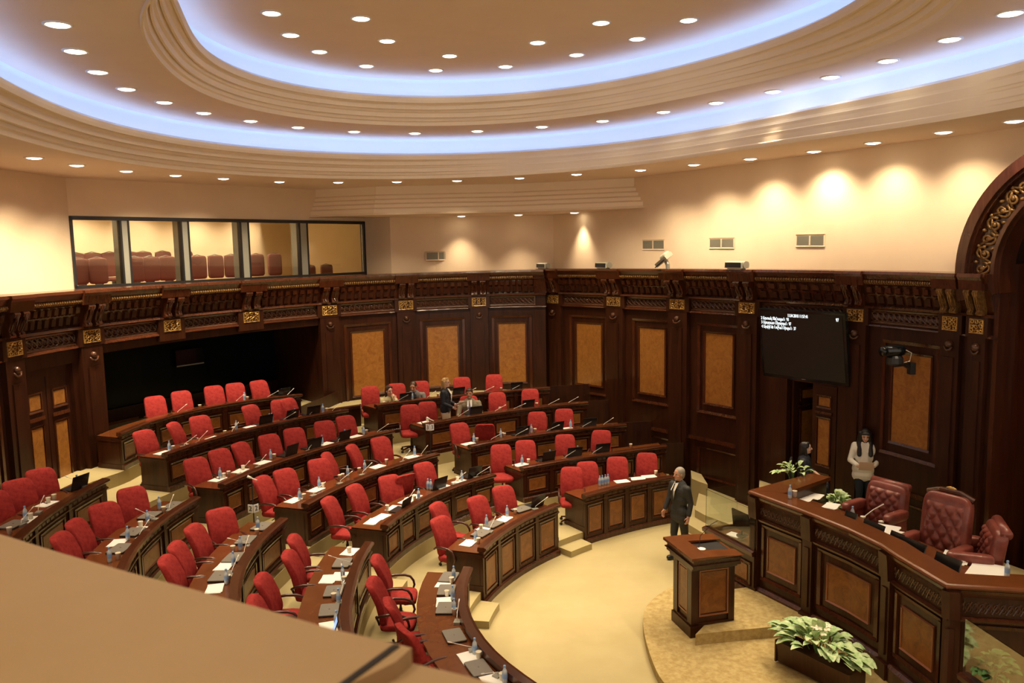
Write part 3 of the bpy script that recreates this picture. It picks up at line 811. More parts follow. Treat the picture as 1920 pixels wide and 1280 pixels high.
desk(5, (32, 1010), (192, 898), 'A', 'curved panelled desk by the double doors, rearmost of the near left block', ext0=.25)
desk(1, (901, 1027), (1040, 943), 'B', 'low curved desk with four burl panels, front row of the centre block', bays=4)
desk(2, (728, 985), (918, 887), 'B', 'curved dark wood desk, second row of the centre block', bays=6)
desk(3, (577, 945), (819, 850), 'B', 'curved dark wood desk, third row of the centre block', bays=7)
desk(4, (425, 908), (739, 808), 'B', 'curved dark wood desk, fourth row of the centre block', bays=8)
desk(5, (325, 852), (650, 768), 'B', 'long curved dark wood desk, fifth row of the centre block', bays=8)
desk(6, (226, 812), (562, 739), 'B', 'rearmost curved desk standing before the dark glazed recess', bays=8)
desk(1, (1097, 929), (1262, 893), 'C', 'desk with three large burl panels, front row of the right block', bays=4)
desk(2, (990, 880), (1249, 836), 'C', 'curved dark wood desk, second row of the right block', bays=5)
desk(3, (887, 837), (1173, 796), 'C', 'curved dark wood desk, third row of the right block', bays=5)
desk(4, (805, 797), (1102, 755), 'C', 'curved dark wood desk of the right block under the 33 sign', bays=5)
desk(5, (718, 762), (1030, 727), 'C', 'rearmost desk of the right block before the burl wall panels', bays=5)

# carpeted half steps in the aisles
def aisle(l, r, rows, nm):
    for n in rows:
        a0 = DESKS[(l, n)]['aR'] - .012; a1 = DESKS[(r, n)]['aL'] + .012 if (r, n) in DESKS else a0 - .1
        if a1 > a0 - .03: continue
        zt, zb = T(n), (T(n - 1) if n > 1 else 0)
        g = MB(); f = lambda t, z, o: (lambda a: pol(a, rr(n, a) + (.05 if n == 1 else -.06) - o, z))(a0 + (a1 - a0) * t)
        g.pbox(f, 0, 1, zb, (zt + zb) / 2, -.01, .34, 4)
        tag(g.obj('aisle_step', 'carpet'), 'beige carpeted step in the %s aisle beside the %s-row desks' % (nm, RW[n]), 'step', 'carpeted aisle steps')
aisle('A', 'B', (1, 2, 3, 4, 5), 'left'); aisle('B', 'C', (1, 2, 3, 4, 5), 'right')

# plain wooden infill between the right block's desk ends and the wall
for bk, n, ff, lo_, hi_ in (('C', 2, fR, tcR, 3.2), ('C', 3, fR, tcR, 3.2), ('C', 4, fR, tcR, 3.2), ('C', 5, fR, tcR, 3.2), ('B', 6, fL, nodesL[4] - .4, nodesL[4] + .12)):
    a0 = DESKS[(bk, n)]['aR']; p = pol(a0, rr(n, a0) + .30, 0); g = MB()
    d_ = Vector((math.sin(a0), -math.cos(a0), 0)); k = 0.
    best = min(np.linspace(lo_, hi_, 120), key=lambda t: abs((ff(t, 0, .02) - p).normalized().to_2d().angle_signed(d_.to_2d())))
    q = ff(best, 0, .02); zz = T(n) + (HD - .03 if bk == 'C' else .35); pp = p + (p - q).normalized() * .15
    n2 = Vector((-(q - pp).y, (q - pp).x, 0)).normalized() * .03
    g.add([(pp.x, pp.y, 0), (q.x, q.y, 0), (q.x, q.y, zz), (pp.x, pp.y, zz), (pp.x + n2.x, pp.y + n2.y, 0), (q.x + n2.x, q.y + n2.y, 0), (q.x + n2.x, q.y + n2.y, zz), (pp.x + n2.x, pp.y + n2.y, zz)],
          [(0, 1, 2, 3), (7, 6, 5, 4), (3, 2, 6, 7), (0, 3, 7, 4), (1, 5, 6, 2)])
    tag(g.obj('trim_infill', 'wall_wood'), kind='structure')

a0, a1 = DESKS[('B', 5)]['aR'] + .02, DESKS[('C', 5)]['aL'] - .02
g = MB(); f = lambda t, z, o: (lambda a: pol(a, rr(5, a) + 1.25 - o, z))(a0 + (a1 - a0) * t)
g.pbox(f, 0, 1., T(5), T(5) + .55, -.05, 0., 6); g.pext(f, 0, 1., [(T(5) + .48, 0), (T(5) + .49, .04), (T(5) + .55, .04), (T(5) + .57, -.05)], 6)
tag(g.obj('trim_partition', 'wall_wood'), kind='structure')
# ================================================================== red office chairs
def make_chair():
    r = empty('office_chair')
    g = MB(); g.sup((0.01, 0, .445), (.50, .50, .11), .42, nu=20, nv=8, fn=lambda p: Vector((p.x, p.y, p.z - .03 * max(0, p.x / .25) ** 2)))
    g.obj('seat_cushion', 'red_fabric', r, smooth=True)
    g = MB()
    def bend(p):
        h = p.z / .31
        return Vector((p.x - .055 * h * h + .03 - .10 * h + .03 * (p.y / .23) ** 2, p.y * (1 - .05 * max(0, h) ** 2), p.z))
    g.sup((-.27, 0, .765), (.115, .475, .60), .32, nu=24, nv=14, fn=bend)
    b = g.obj('backrest', 'red_fabric', r, smooth=True)
    g = MB()
    g.tube([(-.205, -.16, .64), (-.20, .0, .635), (-.205, .16, .64)], .006, 5)
    g.obj('seam_stitching', 'red_fabric', b)
    for s in (-1, 1):
        g = MB(); y = s * .265
        g.tube([(-.26, y * .93, .60), (-.20, y, .645), (-.08, y, .665), (.06, y, .662), (.14, y, .635), (.185, y, .57), (.20, y, .50), (.17, y * .93, .42), (.08, y * .7, .385)], [.017, .019, .021, .021, .020, .019, .018, .016, .015], 8)
        g.obj('arm', 'arm_wood', r, smooth=True)
    g = MB(); g.box((0, 0, .375), (.26, .24, .03)); g.lathe((0, 0, 0), [(.026, .10), (.026, .25), (.018, .25), (.018, .37)], 10); g.tube([(-.10, 0, .375), (-.27, 0, .40), (-.31, 0, .52)], .018, 6); g.tube([(0, 0, .36), (.02, -.24, .355)], .008, 5)
    g.obj('column', 'black_plastic', r)
    g = MB()
    for k in range(5):
        a = 2 * PI * k / 5 + .3; c, s_ = math.cos(a), math.sin(a)
        g.tube([(0, 0, .115), (.15 * c, .15 * s_, .095), (.28 * c, .28 * s_, .068)], [.026, .02, .015], 6)
    g.obj('star_base', 'arm_wood', r)
    for k in range(5):
        a = 2 * PI * k / 5 + .3
        g = MB(); M_ = Matrix.Rotation(a, 3, 'Z') @ Matrix.Rotation(PI / 2, 3, 'X')
        g.lathe((.28 * math.cos(a), .28 * math.sin(a), .028), [(.012, -.022), (.027, -.018), (.027, .018), (.012, .022)], 10, M=M_)
        g.obj('caster', 'black_plastic', r)
    return r
chair0 = make_chair(); used = [False]
def on_ray_outside(px, py, z, n, block):
    """the point of the sight line at height z, lowered until it lies behind the desk"""
    for k in range(40):
        p = W(px, py, z - .01 * k); a_, r_ = polar(p)
        if (block, n) not in DESKS or not (DESKS[(block, n)]['aR'] - .02 < a_ < DESKS[(block, n)]['aL'] + .02) or r_ > rr(n, a_) + .80: break
    return p
def put_chair(px, py, n, block, yaw=0., label='', z=None, grp='red office chairs at the curved desks', h=1.06):
    zt = T(n) if z is None else z
    p = on_ray_outside(px, py, zt + h, n, block) if z is None and abs(yaw) < 90 else W(px, py, zt + h); a = math.atan2(CS.y - p.y, CS.x - p.x) + math.radians(yaw)
    o = chair0 if not used[0] else copy_tree(chair0); used[0] = True
    q = Vector((p.x + .36 * math.cos(a), p.y + .36 * math.sin(a), zt))
    d = polar(q)
    lim = rr(n, d[0]) + .62
    if z is None and d[1] < lim and (block, n) in DESKS and DESKS[(block, n)]['aR'] - .02 < d[0] < DESKS[(block, n)]['aL'] + .02:
        q = pol(d[0], lim, zt)
    if z is None and n < 6:
        mx_ = rr(n + 1, d[0]) - .30
        if d[1] > mx_: q = pol(d[0], mx_, zt)
    o.location = q; o.rotation_euler = (0, 0, a); tag(o, label, 'chair', grp)
    return o
CH = {
 ('A', 1): [(703,1045,8),(696,1087,-4),(727,1127,5),(757,1176,14)],
 ('A', 2): [(547,1006,10),(537,1036,4),(487,1080,-3),(472,1122,0)],
 ('A', 3): [(419,960,-38),(379,986,0),(349,1019,4),(333,1050,4)],
 ('A', 4): [(251,917,-40),(192,944,-34),(151,976,6),(120,1001,4)],
 ('A', 5): [(82,884,-30),(40,908,-30),(-4,927,-24),(-50,950,-18)],
 ('B', 1): [(816,944,6),(827,971,-12),(894,932,-8),(941,912,-14)],
 ('B', 2): [(612,934,8),(660,910,4),(737,897,-24),(762,889,165),(797,869,-10)],
 ('B', 3): [(487,894,2),(530,880,-20),(609,850,30),(605,863,-26),(656,835,28),(710,820,-8)],
 ('B', 4): [(375,862,-22),(420,846,-14),(458,832,8),(512,820,-18),(556,804,-22),(614,795,-25),(645,780,-12)],
 ('B', 5): [(277,812,-8),(331,801,26),(382,788,-14),(474,766,8),(532,760,-24),(544,751,10)],
 ('B', 6): [(295,755,-22),(346,746,-20),(405,735,-18),(447,724,-20),(488,716,-4)],
 ('C', 1): [(1076,884,-32),(1100,866,-20),(1157,857,-22),(1215,851,-20)],
 ('C', 2): [(939,834,-30),(985,826,-26),(1063,820,-22),(1131,814,-28)],
 ('C', 3): [(866,798,-10),(909,795,150),(1011,780,-24),(1061,775,-22)],
 ('C', 4): [(772,760,-28),(806,755,-24),(882,748,-20),(936,744,-18),(997,739,-22)],
 ('C', 5): [(699,732,-26),(748,726,-22),(792,717,-26),(869,713,-22),(930,709,-22)]}
for (bk, n), L_ in CH.items():
    for i, (x, y, yaw) in enumerate(L_):
        extra = ' turned away' if abs(yaw) > 90 else ''
        if bk == 'A': lab = 'red swivel chair%s at the %s-row near left desk, %s from the aisle' % (extra, RW[n], ORD[i])
        else: lab = 'red swivel chair%s at the %s-row %s desk, %s from the left' % (extra, RW[n], BL[bk], ORD[i])
        put_chair(x, y, n, bk, yaw, lab)

# ================================================================== things on the desks
PROTO = {}
def proto_of(k):
    if k in PROTO: return copy_tree(PROTO[k])
    if k == 'bottle':
        r = empty('water_bottle')
        g = MB(); g.lathe((0, 0, 0), [(.028, 0), (.031, .01), (.031, .06), (.029, .07), (.031, .08), (.031, .13), (.026, .155), (.013, .18), (.012, .195)], 12); g.obj('body', 'bottle', r, smooth=True)
        g = MB(); g.lathe((0, 0, 0), [(.0318, .06), (.0322, .065), (.0322, .115), (.0318, .12)], 12, cap=False); g.obj('label_band', 'bottle_label', r, smooth=True)
        g = MB(); g.lathe((0, 0, 0), [(.015, .192), (.015, .215), (.012, .218)], 10); g.obj('cap', 'bottle_label', r)
    elif k == 'cup':
        r = empty('paper_cup')
        g = MB(); g.lathe((0, 0, 0), [(.026, 0), (.037, .095), (.039, .097), (.036, .095), (.030, .02), (.001, .02)], 14); g.obj('body', 'cup', r, smooth=True)
        g = MB(); g.lathe((0, 0, 0), [(.0375, .094), (.0395, .097), (.0375, .10)], 14, cap=False); g.obj('rolled_rim', 'paper', r)
    elif k == 'closed':
        r = empty('laptop')
        g = MB(); g.box((0, 0, .010), (.25, .36, .016)); g.obj('base', 'black_plastic', r)
        g = MB(); g.sup((0, 0, .026), (.255, .365, .016), .15, nu=24, nv=6); g.obj('lid', 'laptop_grey', r)
        g = MB(); g.lathe((0, 0, 0), [(.012, .033), (.012, .0355), (.001, .0358)], 10); g.obj('emblem', 'steel', r)
    elif k == 'open':
        r = empty('laptop')
        g = MB(); g.box((0, 0, .010), (.24, .35, .018)); g.obj('base', 'black_plastic', r)
        g = MB(); M_ = Matrix.Rotation(math.radians(16), 3, 'Y'); g.box((.155, 0, .13), (.012, .35, .24), M=M_); g.obj('lid', 'screen_black', r)
        g = MB(); M_ = Matrix.Rotation(math.radians(16), 3, 'Y'); g.box((.1475, 0, .13), (.002, .32, .20), M=M_); g.obj('screen', 'screen_black', r)
    elif k == 'paper':
        r = MB(); r.box((0, 0, .004), (.21, .297, .006)); r.box((.006, .012, .009), (.21, .297, .004), rz=.09); r = r.obj('paper_sheet', 'paper')
    elif k == 'mic':
        r = empty('desk_microphone')
        g = MB(); g.box((0, 0, .016), (.09, .12, .03)); g.obj('base', 'grey_metal', r)
        g = MB(); g.tube([(0, 0, .03), (-.01, .02, .07), (-.02, .10, .10), (-.03, .28, .17)], .0042, 6); g.obj('gooseneck', 'mic_white', r, smooth=True)
        g = MB(); g.tube([(-.03, .27, .167), (-.03, .29, .174), (-.032, .33, .188)], [.006, .009, .008], 8); g.obj('capsule_head', 'mic_white', r, smooth=True)
    PROTO[k] = r
    return r
WORDS = {'bottle': ('small water bottle with blue label', 'bottle', 'water bottles on the desks'), 'cup': ('white paper cup', 'cup', 'paper cups on the desks'),
         'closed': ('closed grey laptop', 'laptop', 'laptops on the desks'), 'open': ('open black laptop', 'laptop', 'laptops on the desks'),
         'paper': ('white papers', 'papers', 'papers on the desks'), 'mic': ('thin white gooseneck microphone', 'microphone', 'microphones on the desks')}
ITEMS = {
 ('A', 1): 'closed 849,1071 bottle 851,1086 cup 847,1093 paper 832,1094 closed 841,1108 cup 838,1118 bottle 849,1124 paper 832,1129 closed 853,1141 cup 857,1152 bottle 869,1148 mic 878,1165 closed 866,1192 mic 903,1218 bottle 911,1222 cup 909,1232 paper 884,1233 closed 915,1250 bottle 961,1275 cup 953,1272 mic 955,1262 paper 930,1272',
 ('A', 2): 'paper 660,1030 cup 655,1036 closed 642,1057 paper 640,1081 bottle 643,1086 cup 646,1092 paper 615,1086 closed 628,1110 cup 626,1124 bottle 635,1131 mic 647,1130 closed 638,1144 bottle 648,1172 paper 628,1175 mic 658,1060 mic 655,1095',
 ('A', 3): 'closed 496,986 bottle 484,993 cup 482,1002 closed 461,1014 mic 470,1025 cup 437,1034 bottle 451,1031 closed 441,1047 bottle 438,1060 paper 420,1062 closed 413,1082 bottle 425,1094 cup 428,1090 paper 402,1104 mic 462,1040 mic 442,1080',
 ('A', 4): 'closed 326,949 bottle 299,954 cup 307,960 mic 318,958 bottle 277,981 cup 264,988 paper 258,994 closed 281,968 closed 250,999 bottle 240,1012 paper 220,1018 closed 226,1030 mic 262,1010 bottle 206,1053 cup 222,1048 mic 292,975',
 ('A', 5): 'open 138,915 bottle 151,910 mic 163,906 cup 91,943 cup 102,937 paper 87,945 bottle 48,974 cup 58,973 paper 50,975 mic 72,962 closed 25,985 cup 18,1000 mic 40,985',
 ('B', 1): 'paper 945,973 bottle 951,968 cup 966,963 closed 975,955 mic 985,950 closed 925,984 paper 908,990 bottle 910,986 cup 898,992 closed 903,1001 paper 878,1018 bottle 892,1014 cup 897,1018 mic 918,998 open 1000,945 paper 1015,938',
 ('B', 2): 'paper 698,978 paper 715,969 open 748,956 cup 726,956 paper 738,953 paper 762,940 paper 775,932 bottle 785,936 cup 777,938 mic 760,944 bottle 802,917 bottle 808,918 open 816,914 paper 830,913 mic 842,906 bottle 866,901 cup 858,902 paper 862,903 mic 880,892 open 905,882',
 ('B', 3): 'paper 548,938 bottle 562,937 cup 570,935 mic 585,930 paper 590,918 bottle 596,914 cup 606,914 mic 620,905 cup 634,898 cup 640,896 bottle 647,892 mic 660,888 cup 672,885 bottle 684,882 paper 703,874 cup 721,868 mic 735,862 bottle 772,851 paper 762,854 mic 788,848',
 ('B', 4): 'paper 400,898 bottle 413,897 cup 420,896 cup 429,892 mic 437,888 paper 450,883 cup 456,881 mic 470,875 paper 490,867 bottle 505,861 cup 513,859 open 533,852 cup 546,849 mic 560,843 open 573,838 cup 589,834 bottle 597,832 paper 605,831 mic 613,827 open 621,822 bottle 635,820 paper 655,816 bottle 672,812 cup 678,811 mic 695,807',
 ('B', 5): 'paper 305,849 bottle 318,846 cup 325,844 mic 340,838 mic 372,830 paper 400,821 cup 422,815 bottle 443,806 cup 438,808 mic 428,812 paper 470,800 open 490,795 bottle 500,791 bottle 504,790 mic 516,788 open 535,784 bottle 546,781 mic 565,778 bottle 596,771 cup 605,770 mic 616,768 open 575,776',
 ('B', 6): 'mic 325,776 cup 375,766 mic 428,754 bottle 452,750 cup 461,750 mic 480,745 open 498,738 bottle 515,738 cup 508,740 mic 528,736',
 ('C', 1): 'bottle 1122,909 bottle 1127,908 bottle 1133,907 bottle 1138,906 paper 1165,902 paper 1193,896 paper 1216,893 cup 1245,889',
 ('C', 2): 'paper 975,871 bottle 979,871 cup 991,868 open 1020,862 bottle 1030,860 cup 1036,859 mic 1045,855 open 1068,852 bottle 1082,852 cup 1087,851 mic 1100,848 open 1120,844 cup 1178,836',
 ('C', 3): 'paper 878,832 bottle 888,829 cup 894,828 mic 908,824 bottle 936,819 cup 943,818 mic 955,816 open 967,812 bottle 991,809 cup 998,808 mic 1012,806 open 1035,804 bottle 1066,800 paper 1060,802 mic 1080,797 mic 1122,794 open 1100,798',
 ('C', 4): 'paper 795,792 cup 800,790 mic 850,782 open 885,776 bottle 898,773 mic 915,770 cup 933,768 mic 950,765 open 983,763 cup 1005,761 mic 1018,758 mic 1058,755',
 ('C', 5): 'cup 720,760 mic 740,755 open 755,752 bottle 768,748 mic 790,746 cup 815,742 open 850,739 mic 860,738 mic 895,735 cup 935,731 mic 950,730 open 962,730'}
cnt = {}
for (bk, n), s in ITEMS.items():
    d = DESKS[(bk, n)]; tok = s.split()
    for k, xy in zip(tok[::2], tok[1::2]):
        x, y = map(float, xy.split(',')); p = W(x, y, d['z'] + .004); a, r_ = polar(p); R0 = rr(n, a)
        lo = {'mic': .13, 'bottle': .14, 'cup': .14, 'open': .24, 'closed': .25, 'paper': .25}[k]; hi = {'mic': .30}.get(k, .52 if k in ('cup', 'bottle') else .50)
        r2 = min(max(r_, R0 + lo), R0 + hi)
        m_ = .2 / R0; a = min(max(a, d['aR'] + m_), d['aL'] - m_)
        o = proto_of(k); o.location = pol(a, r2, d['z'] + .001)
        o.rotation_euler = (0, 0, a + PI + (random.uniform(-.12, .12) if k != 'mic' else random.uniform(-.35, .35) + (PI * .55 if bk == 'A' and random.random() < .35 else 0)))
        cnt[(bk, n, k)] = cnt.get((bk, n, k), 0) + 1; i = cnt[(bk, n, k)]
        w_, c_, g_ = WORDS[k]
        if bk == 'A': lab = '%s on the %s-row near left desk, %s from the aisle' % (w_, RW[n], ORD[i - 1])
        else: lab = '%s on the %s-row %s desk, %s from the left' % (w_, RW[n], BL[bk], ORD[i - 1])
        tag(o, lab, c_, g_)
# lit tablet and orange folder in the near left block
d = DESKS[('A', 2)]; p = W(668, 1172, d['z'] + .1); a, _ = polar(p)
t_ = empty('tablet', pol(a, rr(2, a) + .16, d['z']), a + PI)
M_ = Matrix.Rotation(math.radians(20), 3, 'Y')
g = MB(); g.box((0, 0, .12), (.012, .19, .25), M=M_); g.obj('case', 'black_plastic', t_); g = MB(); g.box((-.008, 0, .12), (.002, .16, .21), M=M_); g.obj('screen', 'screen_blue', t_)
tag(t_, 'upright tablet with a lit blue screen on the second-row desk of the near left block', 'tablet')
# numbered microphone stands
def font_mesh(name, body, size, m, parent=None, M=None, ext=.002, align='CENTER'):
    cu = bpy.data.curves.new(name, 'FONT'); cu.body = body; cu.size = size; cu.extrude = ext; cu.align_x = align; cu.align_y = 'CENTER'; cu.resolution_u = 3
    o = bpy.data.objects.new(name, cu); COL.objects.link(o); dg = bpy.context.evaluated_depsgraph_get()
    me = bpy.data.meshes.new_from_object(o.evaluated_get(dg)); bpy.data.objects.remove(o); me.materials.clear(); me.materials.append(MATS[m])
    o = bpy.data.objects.new(name, me); COL.objects.link(o)
    if parent: o.parent = parent
    if M is not None: o.matrix_local = M
    return o
def sign(txt, px, py, z, floor_z, label, mpx):
    p = W(px, py, z); pole_top = V(mpx[0], mpx[1], p.y).z; r = empty('numbered_microphone_stand', (p.x, p.y, floor_z)); r.rotation_euler = (0, 0, -math.atan2(p.x, p.y) )
    h = z - floor_z
    g = MB(); g.lathe((0, 0.03, 0), [(.12, 0), (.12, .015), (.02, .03), (.011, .04), (.011, pole_top - floor_z)], 12); g.obj('pole', 'black_plastic', r)
    for s in (-1, 1):
        g = MB(); M2 = Matrix.Rotation(s * .6, 3, 'Z'); g.box((s * .047, 0, h), (.10, .012, .145), M=M2); pl = g.obj('number_plate', 'white_plastic', r)
        font_mesh('numeral', txt[0], .13, 'black_plastic', r, Matrix.Translation((s * .047, 0, h)) @ Matrix.Rotation(s * .6, 4, 'Z') @ Matrix.Translation((0, -.008, 0)) @ Matrix.Rotation(PI / 2, 4, 'X'))
    zt = pole_top - floor_z
    g = MB(); g.tube([(0, .03, zt), (.09, -.01, zt - .035)], .012, 8); g.tube([(0, .03, zt), (-.07, .05, zt + .035)], [.02, .026], 8); g.obj('microphone', 'mic_white', r, smooth=True)
    return tag(r, label, 'microphone stand')
sign('22', 475, 953, T(3) + .62, T(3), 'black microphone stand bearing the number 22 in the left aisle', (475, 897))
sign('33', 806, 801, T(4) + .80, T(3), 'microphone stand bearing the number 33 at the corner of a desk', (806, 786))
# ================================================================== stage, presidium, rostrum
ZST, ZST2, ZPL, ZCT = .12, .29, .92, 1.92
e1 = [W(x, y, ZST) for x, y in ((1290,1088),(1262,1098),(1240,1110),(1215,1130),(1205,1150),(1207,1190),(1228,1255),(1252,1290))]
e1 = e1 + [e1[-1] + Vector((.45, -.75, 0)), e1[-1] + Vector((1.2, -1.5, 0))]
poly = e1 + [Vector((9, 6.0, ZST)), Vector((9, 13, ZST)), W(1400, 1010, ZST), W(1330, 1040, ZST)]
# smooth the outline
def chaikin(pts, it=2, closed=True):
    for _ in range(it):
        out = []
        for i in range(len(pts)):
            a, b = pts[i], pts[(i + 1) % len(pts)]; out += [a.lerp(b, .25), a.lerp(b, .75)]
        pts = out
    return pts
ps = chaikin(poly, 2)
def slab(mb, pts, z0, z1):
    n = len(pts); mb.add([(p.x, p.y, z1) for p in pts] + [(p.x, p.y, z0) for p in pts], [tuple(range(n)), tuple(range(2 * n - 1, n - 1, -1))] + [(i, n + i, n + (i + 1) % n, (i + 1) % n) for i in range(n)])
    return mb
st = tag(slab(MB(), ps, 0, ZST).obj('floor_stage', 'carpet_speckled'), kind='structure'); norm_fix(st)
q = [W(1304, 1189, ZST2), W(1330, 1186, ZST2), W(1380, 1181, ZST2), W(1490, 1171, ZST2), W(1600, 1165, ZST2) + Vector((1, 0, 0)), Vector((8, 12, ZST2)), W(1405, 1100, ZST2), W(1374, 1104, ZST2), W(1360, 1130, ZST2)]
st2 = tag(slab(MB(), q, ZST, ZST2).obj('floor_stage_step', 'carpet_speckled'), kind='structure'); norm_fix(st2)

# counter outline
OP = [(1404,920),(1450,937),(1500,955),(1590,991),(1652,1021),(1680,1040),(1775,1096)]
oc = [W(x, y, ZCT) for x, y in OP]
endp = W(1920, 1105, ZCT); ed = (endp - oc[-1]).normalized(); oc.append(endp + ed * 1.6)
def path_fn(pts, inset=0.):
    """polyline path; o>0 = outward to the hall"""
    L_ = [0.]
    for a, b in zip(pts[:-1], pts[1:]): L_.append(L_[-1] + (b - a).length)
    def f(t, z, o):
        s = t * L_[-1]; i = 0
        while i < len(pts) - 2 and s > L_[i + 1]: i += 1
        d = (pts[i + 1] - pts[i]); d.z = 0; u = (s - L_[i]) / (L_[i + 1] - L_[i]); p = pts[i].lerp(pts[i + 1], u)
        def nn(j):
            e = (pts[j + 1] - pts[j]); e.z = 0; e.normalize(); return Vector((e.y, -e.x, 0))
        n_ = nn(i)
        if u < .5 and i > 0: m_ = (nn(i - 1) + n_).normalized(); k_ = 1 / max(.5, m_.dot(n_)); v = (m_ * k_).lerp(n_, min(1, u * 2)) if u > 0 else m_ * k_
        elif u >= .5 and i < len(pts) - 2: m_ = (nn(i + 1) + n_).normalized(); k_ = 1 / max(.5, m_.dot(n_)); v = n_.lerp(m_ * k_, min(1, (u - .5) * 2))
        else: v = n_
        return Vector((p.x + v.x * o, p.y + v.y * o, z))
    return f, L_
fP, LP = path_fn(oc)
Ltot = LP[-1]; tc_ = [l / Ltot for l in LP]
def tP(px):
    best = min(range(400), key=lambda i: abs((lambda p: 960 + FPX * (p.x * right.x + p.y * right.y + (p.z - EYE) * right.z) / (p.x * fwd.x + p.y * fwd.y + (p.z - EYE) * fwd.z) - px)(fP(i / 400, ZCT - .6, -.12))))
    return best / 400
pr = empty('presidium_desk', fP(.5, 0, -.5)); tag(pr, 'long raised presidium counter with carved front and burl panels', 'desk')
def PP(mb, name, m, par=None, **k):
    o = mb.obj(name, m, par or pr, **k)
    if par is None: o.matrix_parent_inverse = Matrix.Translation(-Vector(pr.location))
    return o
segs = [(tc_[i], tc_[i + 1]) for i in range(len(tc_) - 1)]
body, mou, top, car = MB(), MB(), MB(), MB()
for a, b in segs:
    body.pbox(fP, a, b, 0.1, ZCT - .06, -.22, -.10)
    mou.pext(fP, a, b, [(.12, -.10), (.12, -.02), (.32, -.02), (.36, -.06), (.36, -.10)])
    mou.pext(fP, a, b, [(ZCT - .47, -.1), (ZCT - .46, -.045), (ZCT - .43, -.035), (ZCT - .41, -.08), (ZCT - .41, -.1)])
    mou.pext(fP, a, b, [(ZCT - .18, -.1), (ZCT - .16, -.06), (ZCT - .10, -.02), (ZCT - .06, -.01), (ZCT - .05, -.1)])
    top.pext(fP, a, b, [(ZCT - .05, -.36), (ZCT - .05, 0.0), (ZCT - .02, .02), (ZCT, .01), (ZCT + .01, -.02), (ZCT + .01, -.36)])
    mou.pbox(fP, a, b, ZCT - .26, ZCT - .05, -.38, -.36)
PP(body, 'carcass', 'dark_wood')
for i in range(80):
    t = (i + .5) / 80; car.tube([fP(t - .006, ZCT - .37, -.10), fP(t, ZCT - .30, -.095), fP(t + .006, ZCT - .23, -.10)], .012, 5); car.tube([fP(t + .005 * math.cos(u), ZCT - .30 + .05 * math.sin(u), -.10) for u in np.linspace(0, 2 * PI, 9)[:-1]], .009, 5, True)
PP(car, 'carved_band_pattern', 'carved_dark')
PP(mou, 'moulding', 'moulding_wood')
PP(top, 'counter_top', 'top_wood')
cols = [(1408, 1430), (1510, 1532), (1660, 1682), (1770, 1806)]
tt = [(tP(a + 3), tP(b - 2)) for a, b in cols]
for a, b in tt:
    g = MB(); g.pbox(fP, a, b, .12, ZCT - .42, -.12, -.03, 2); g.pbox(fP, a + (b - a) * .25, b - (b - a) * .25, .45, ZCT - .55, -.03, -.01, 2); g.pext(fP, a, b, [(ZCT - .44, -.1), (ZCT - .43, .0), (ZCT - .16, .02), (ZCT - .08, .03), (ZCT - .06, -.1)], 2); g.pbox(fP, a - .002, b + .002, .12, .34, -.1, .01, 2)
    PP(g, 'pilaster', 'dark_wood')
for i in range(3):
    a, b = tt[i][1], tt[i + 1][0]; d_ = b - a; a += d_ * .06; b -= d_ * .06; d_ = b - a
    g = MB(); g.frame(fP, a, b, .50, ZCT - .50, d_ * .06, .05, -.10, .04, 2); 
    o = PP(g, 'panel_frame', 'moulding_wood'); g = MB(); g.frame(fP, a + d_ * .15, b - d_ * .15, .67, ZCT - .67, d_ * .022, .02, -.10, .035, 2); g.obj('edge_highlight_frame', 'edge_highlight', o)
    g = MB(); g.pbox(fP, a + d_ * .17, b - d_ * .17, .69, ZCT - .69, -.11, -.085, 2); g.obj('burl_inset_panel', 'desk_burl', o)
a, b = tt[3][1] + .01, .99
g = MB(); g.frame(fP, a, b, .5, ZCT - .50, .01, .05, -.10, .04, 2); PP(g, 'panel_frame', 'moulding_wood')
# wing of the counter to the door side
w0, w1, w2, w3 = W(1404, 920, ZCT), W(1521, 888, ZCT), W(1558, 895, ZCT), W(1471, 925, ZCT)
g = MB(); slab(g, [w0, w1, w2, w3], ZCT - .05, ZCT + .012); PP(g, 'wing_top', 'top_wood')
g = MB(); ins = lambda p, c, k: p.lerp(c, k); cc = (w0 + w1 + w2 + w3) / 4
slab(g, [p.lerp(cc, .12) for p in (w0, w1, w2, w3)], ZPL - 1.0, ZCT - .05); PP(g, 'wing_carcass', 'dark_wood')
# inner working top
fi = lambda t, z, o: fP(t, z, o)
g = MB()
for a, b in segs: g.pbox(fP, a, b, ZCT - .24, ZCT - .20, -.98, -.36)
PP(g, 'working_top', 'top_wood')
# platform behind the counter
plat = [fP(t, ZPL, -.20) for t in np.linspace(0.0, 1, 14)] + [Vector((14, 5, ZPL)), fR(t1R + .9, 0, -.1), fR(nodesR[4], 0, -.1), fR(nodesR[3] + .1, 0, -.1)]
pl_ = [Vector((p.x, p.y, 0)) for p in plat]
tag(norm_fix(slab(MB(), pl_, 0.05, ZPL).obj('floor_platform', 'carpet')), kind='structure')

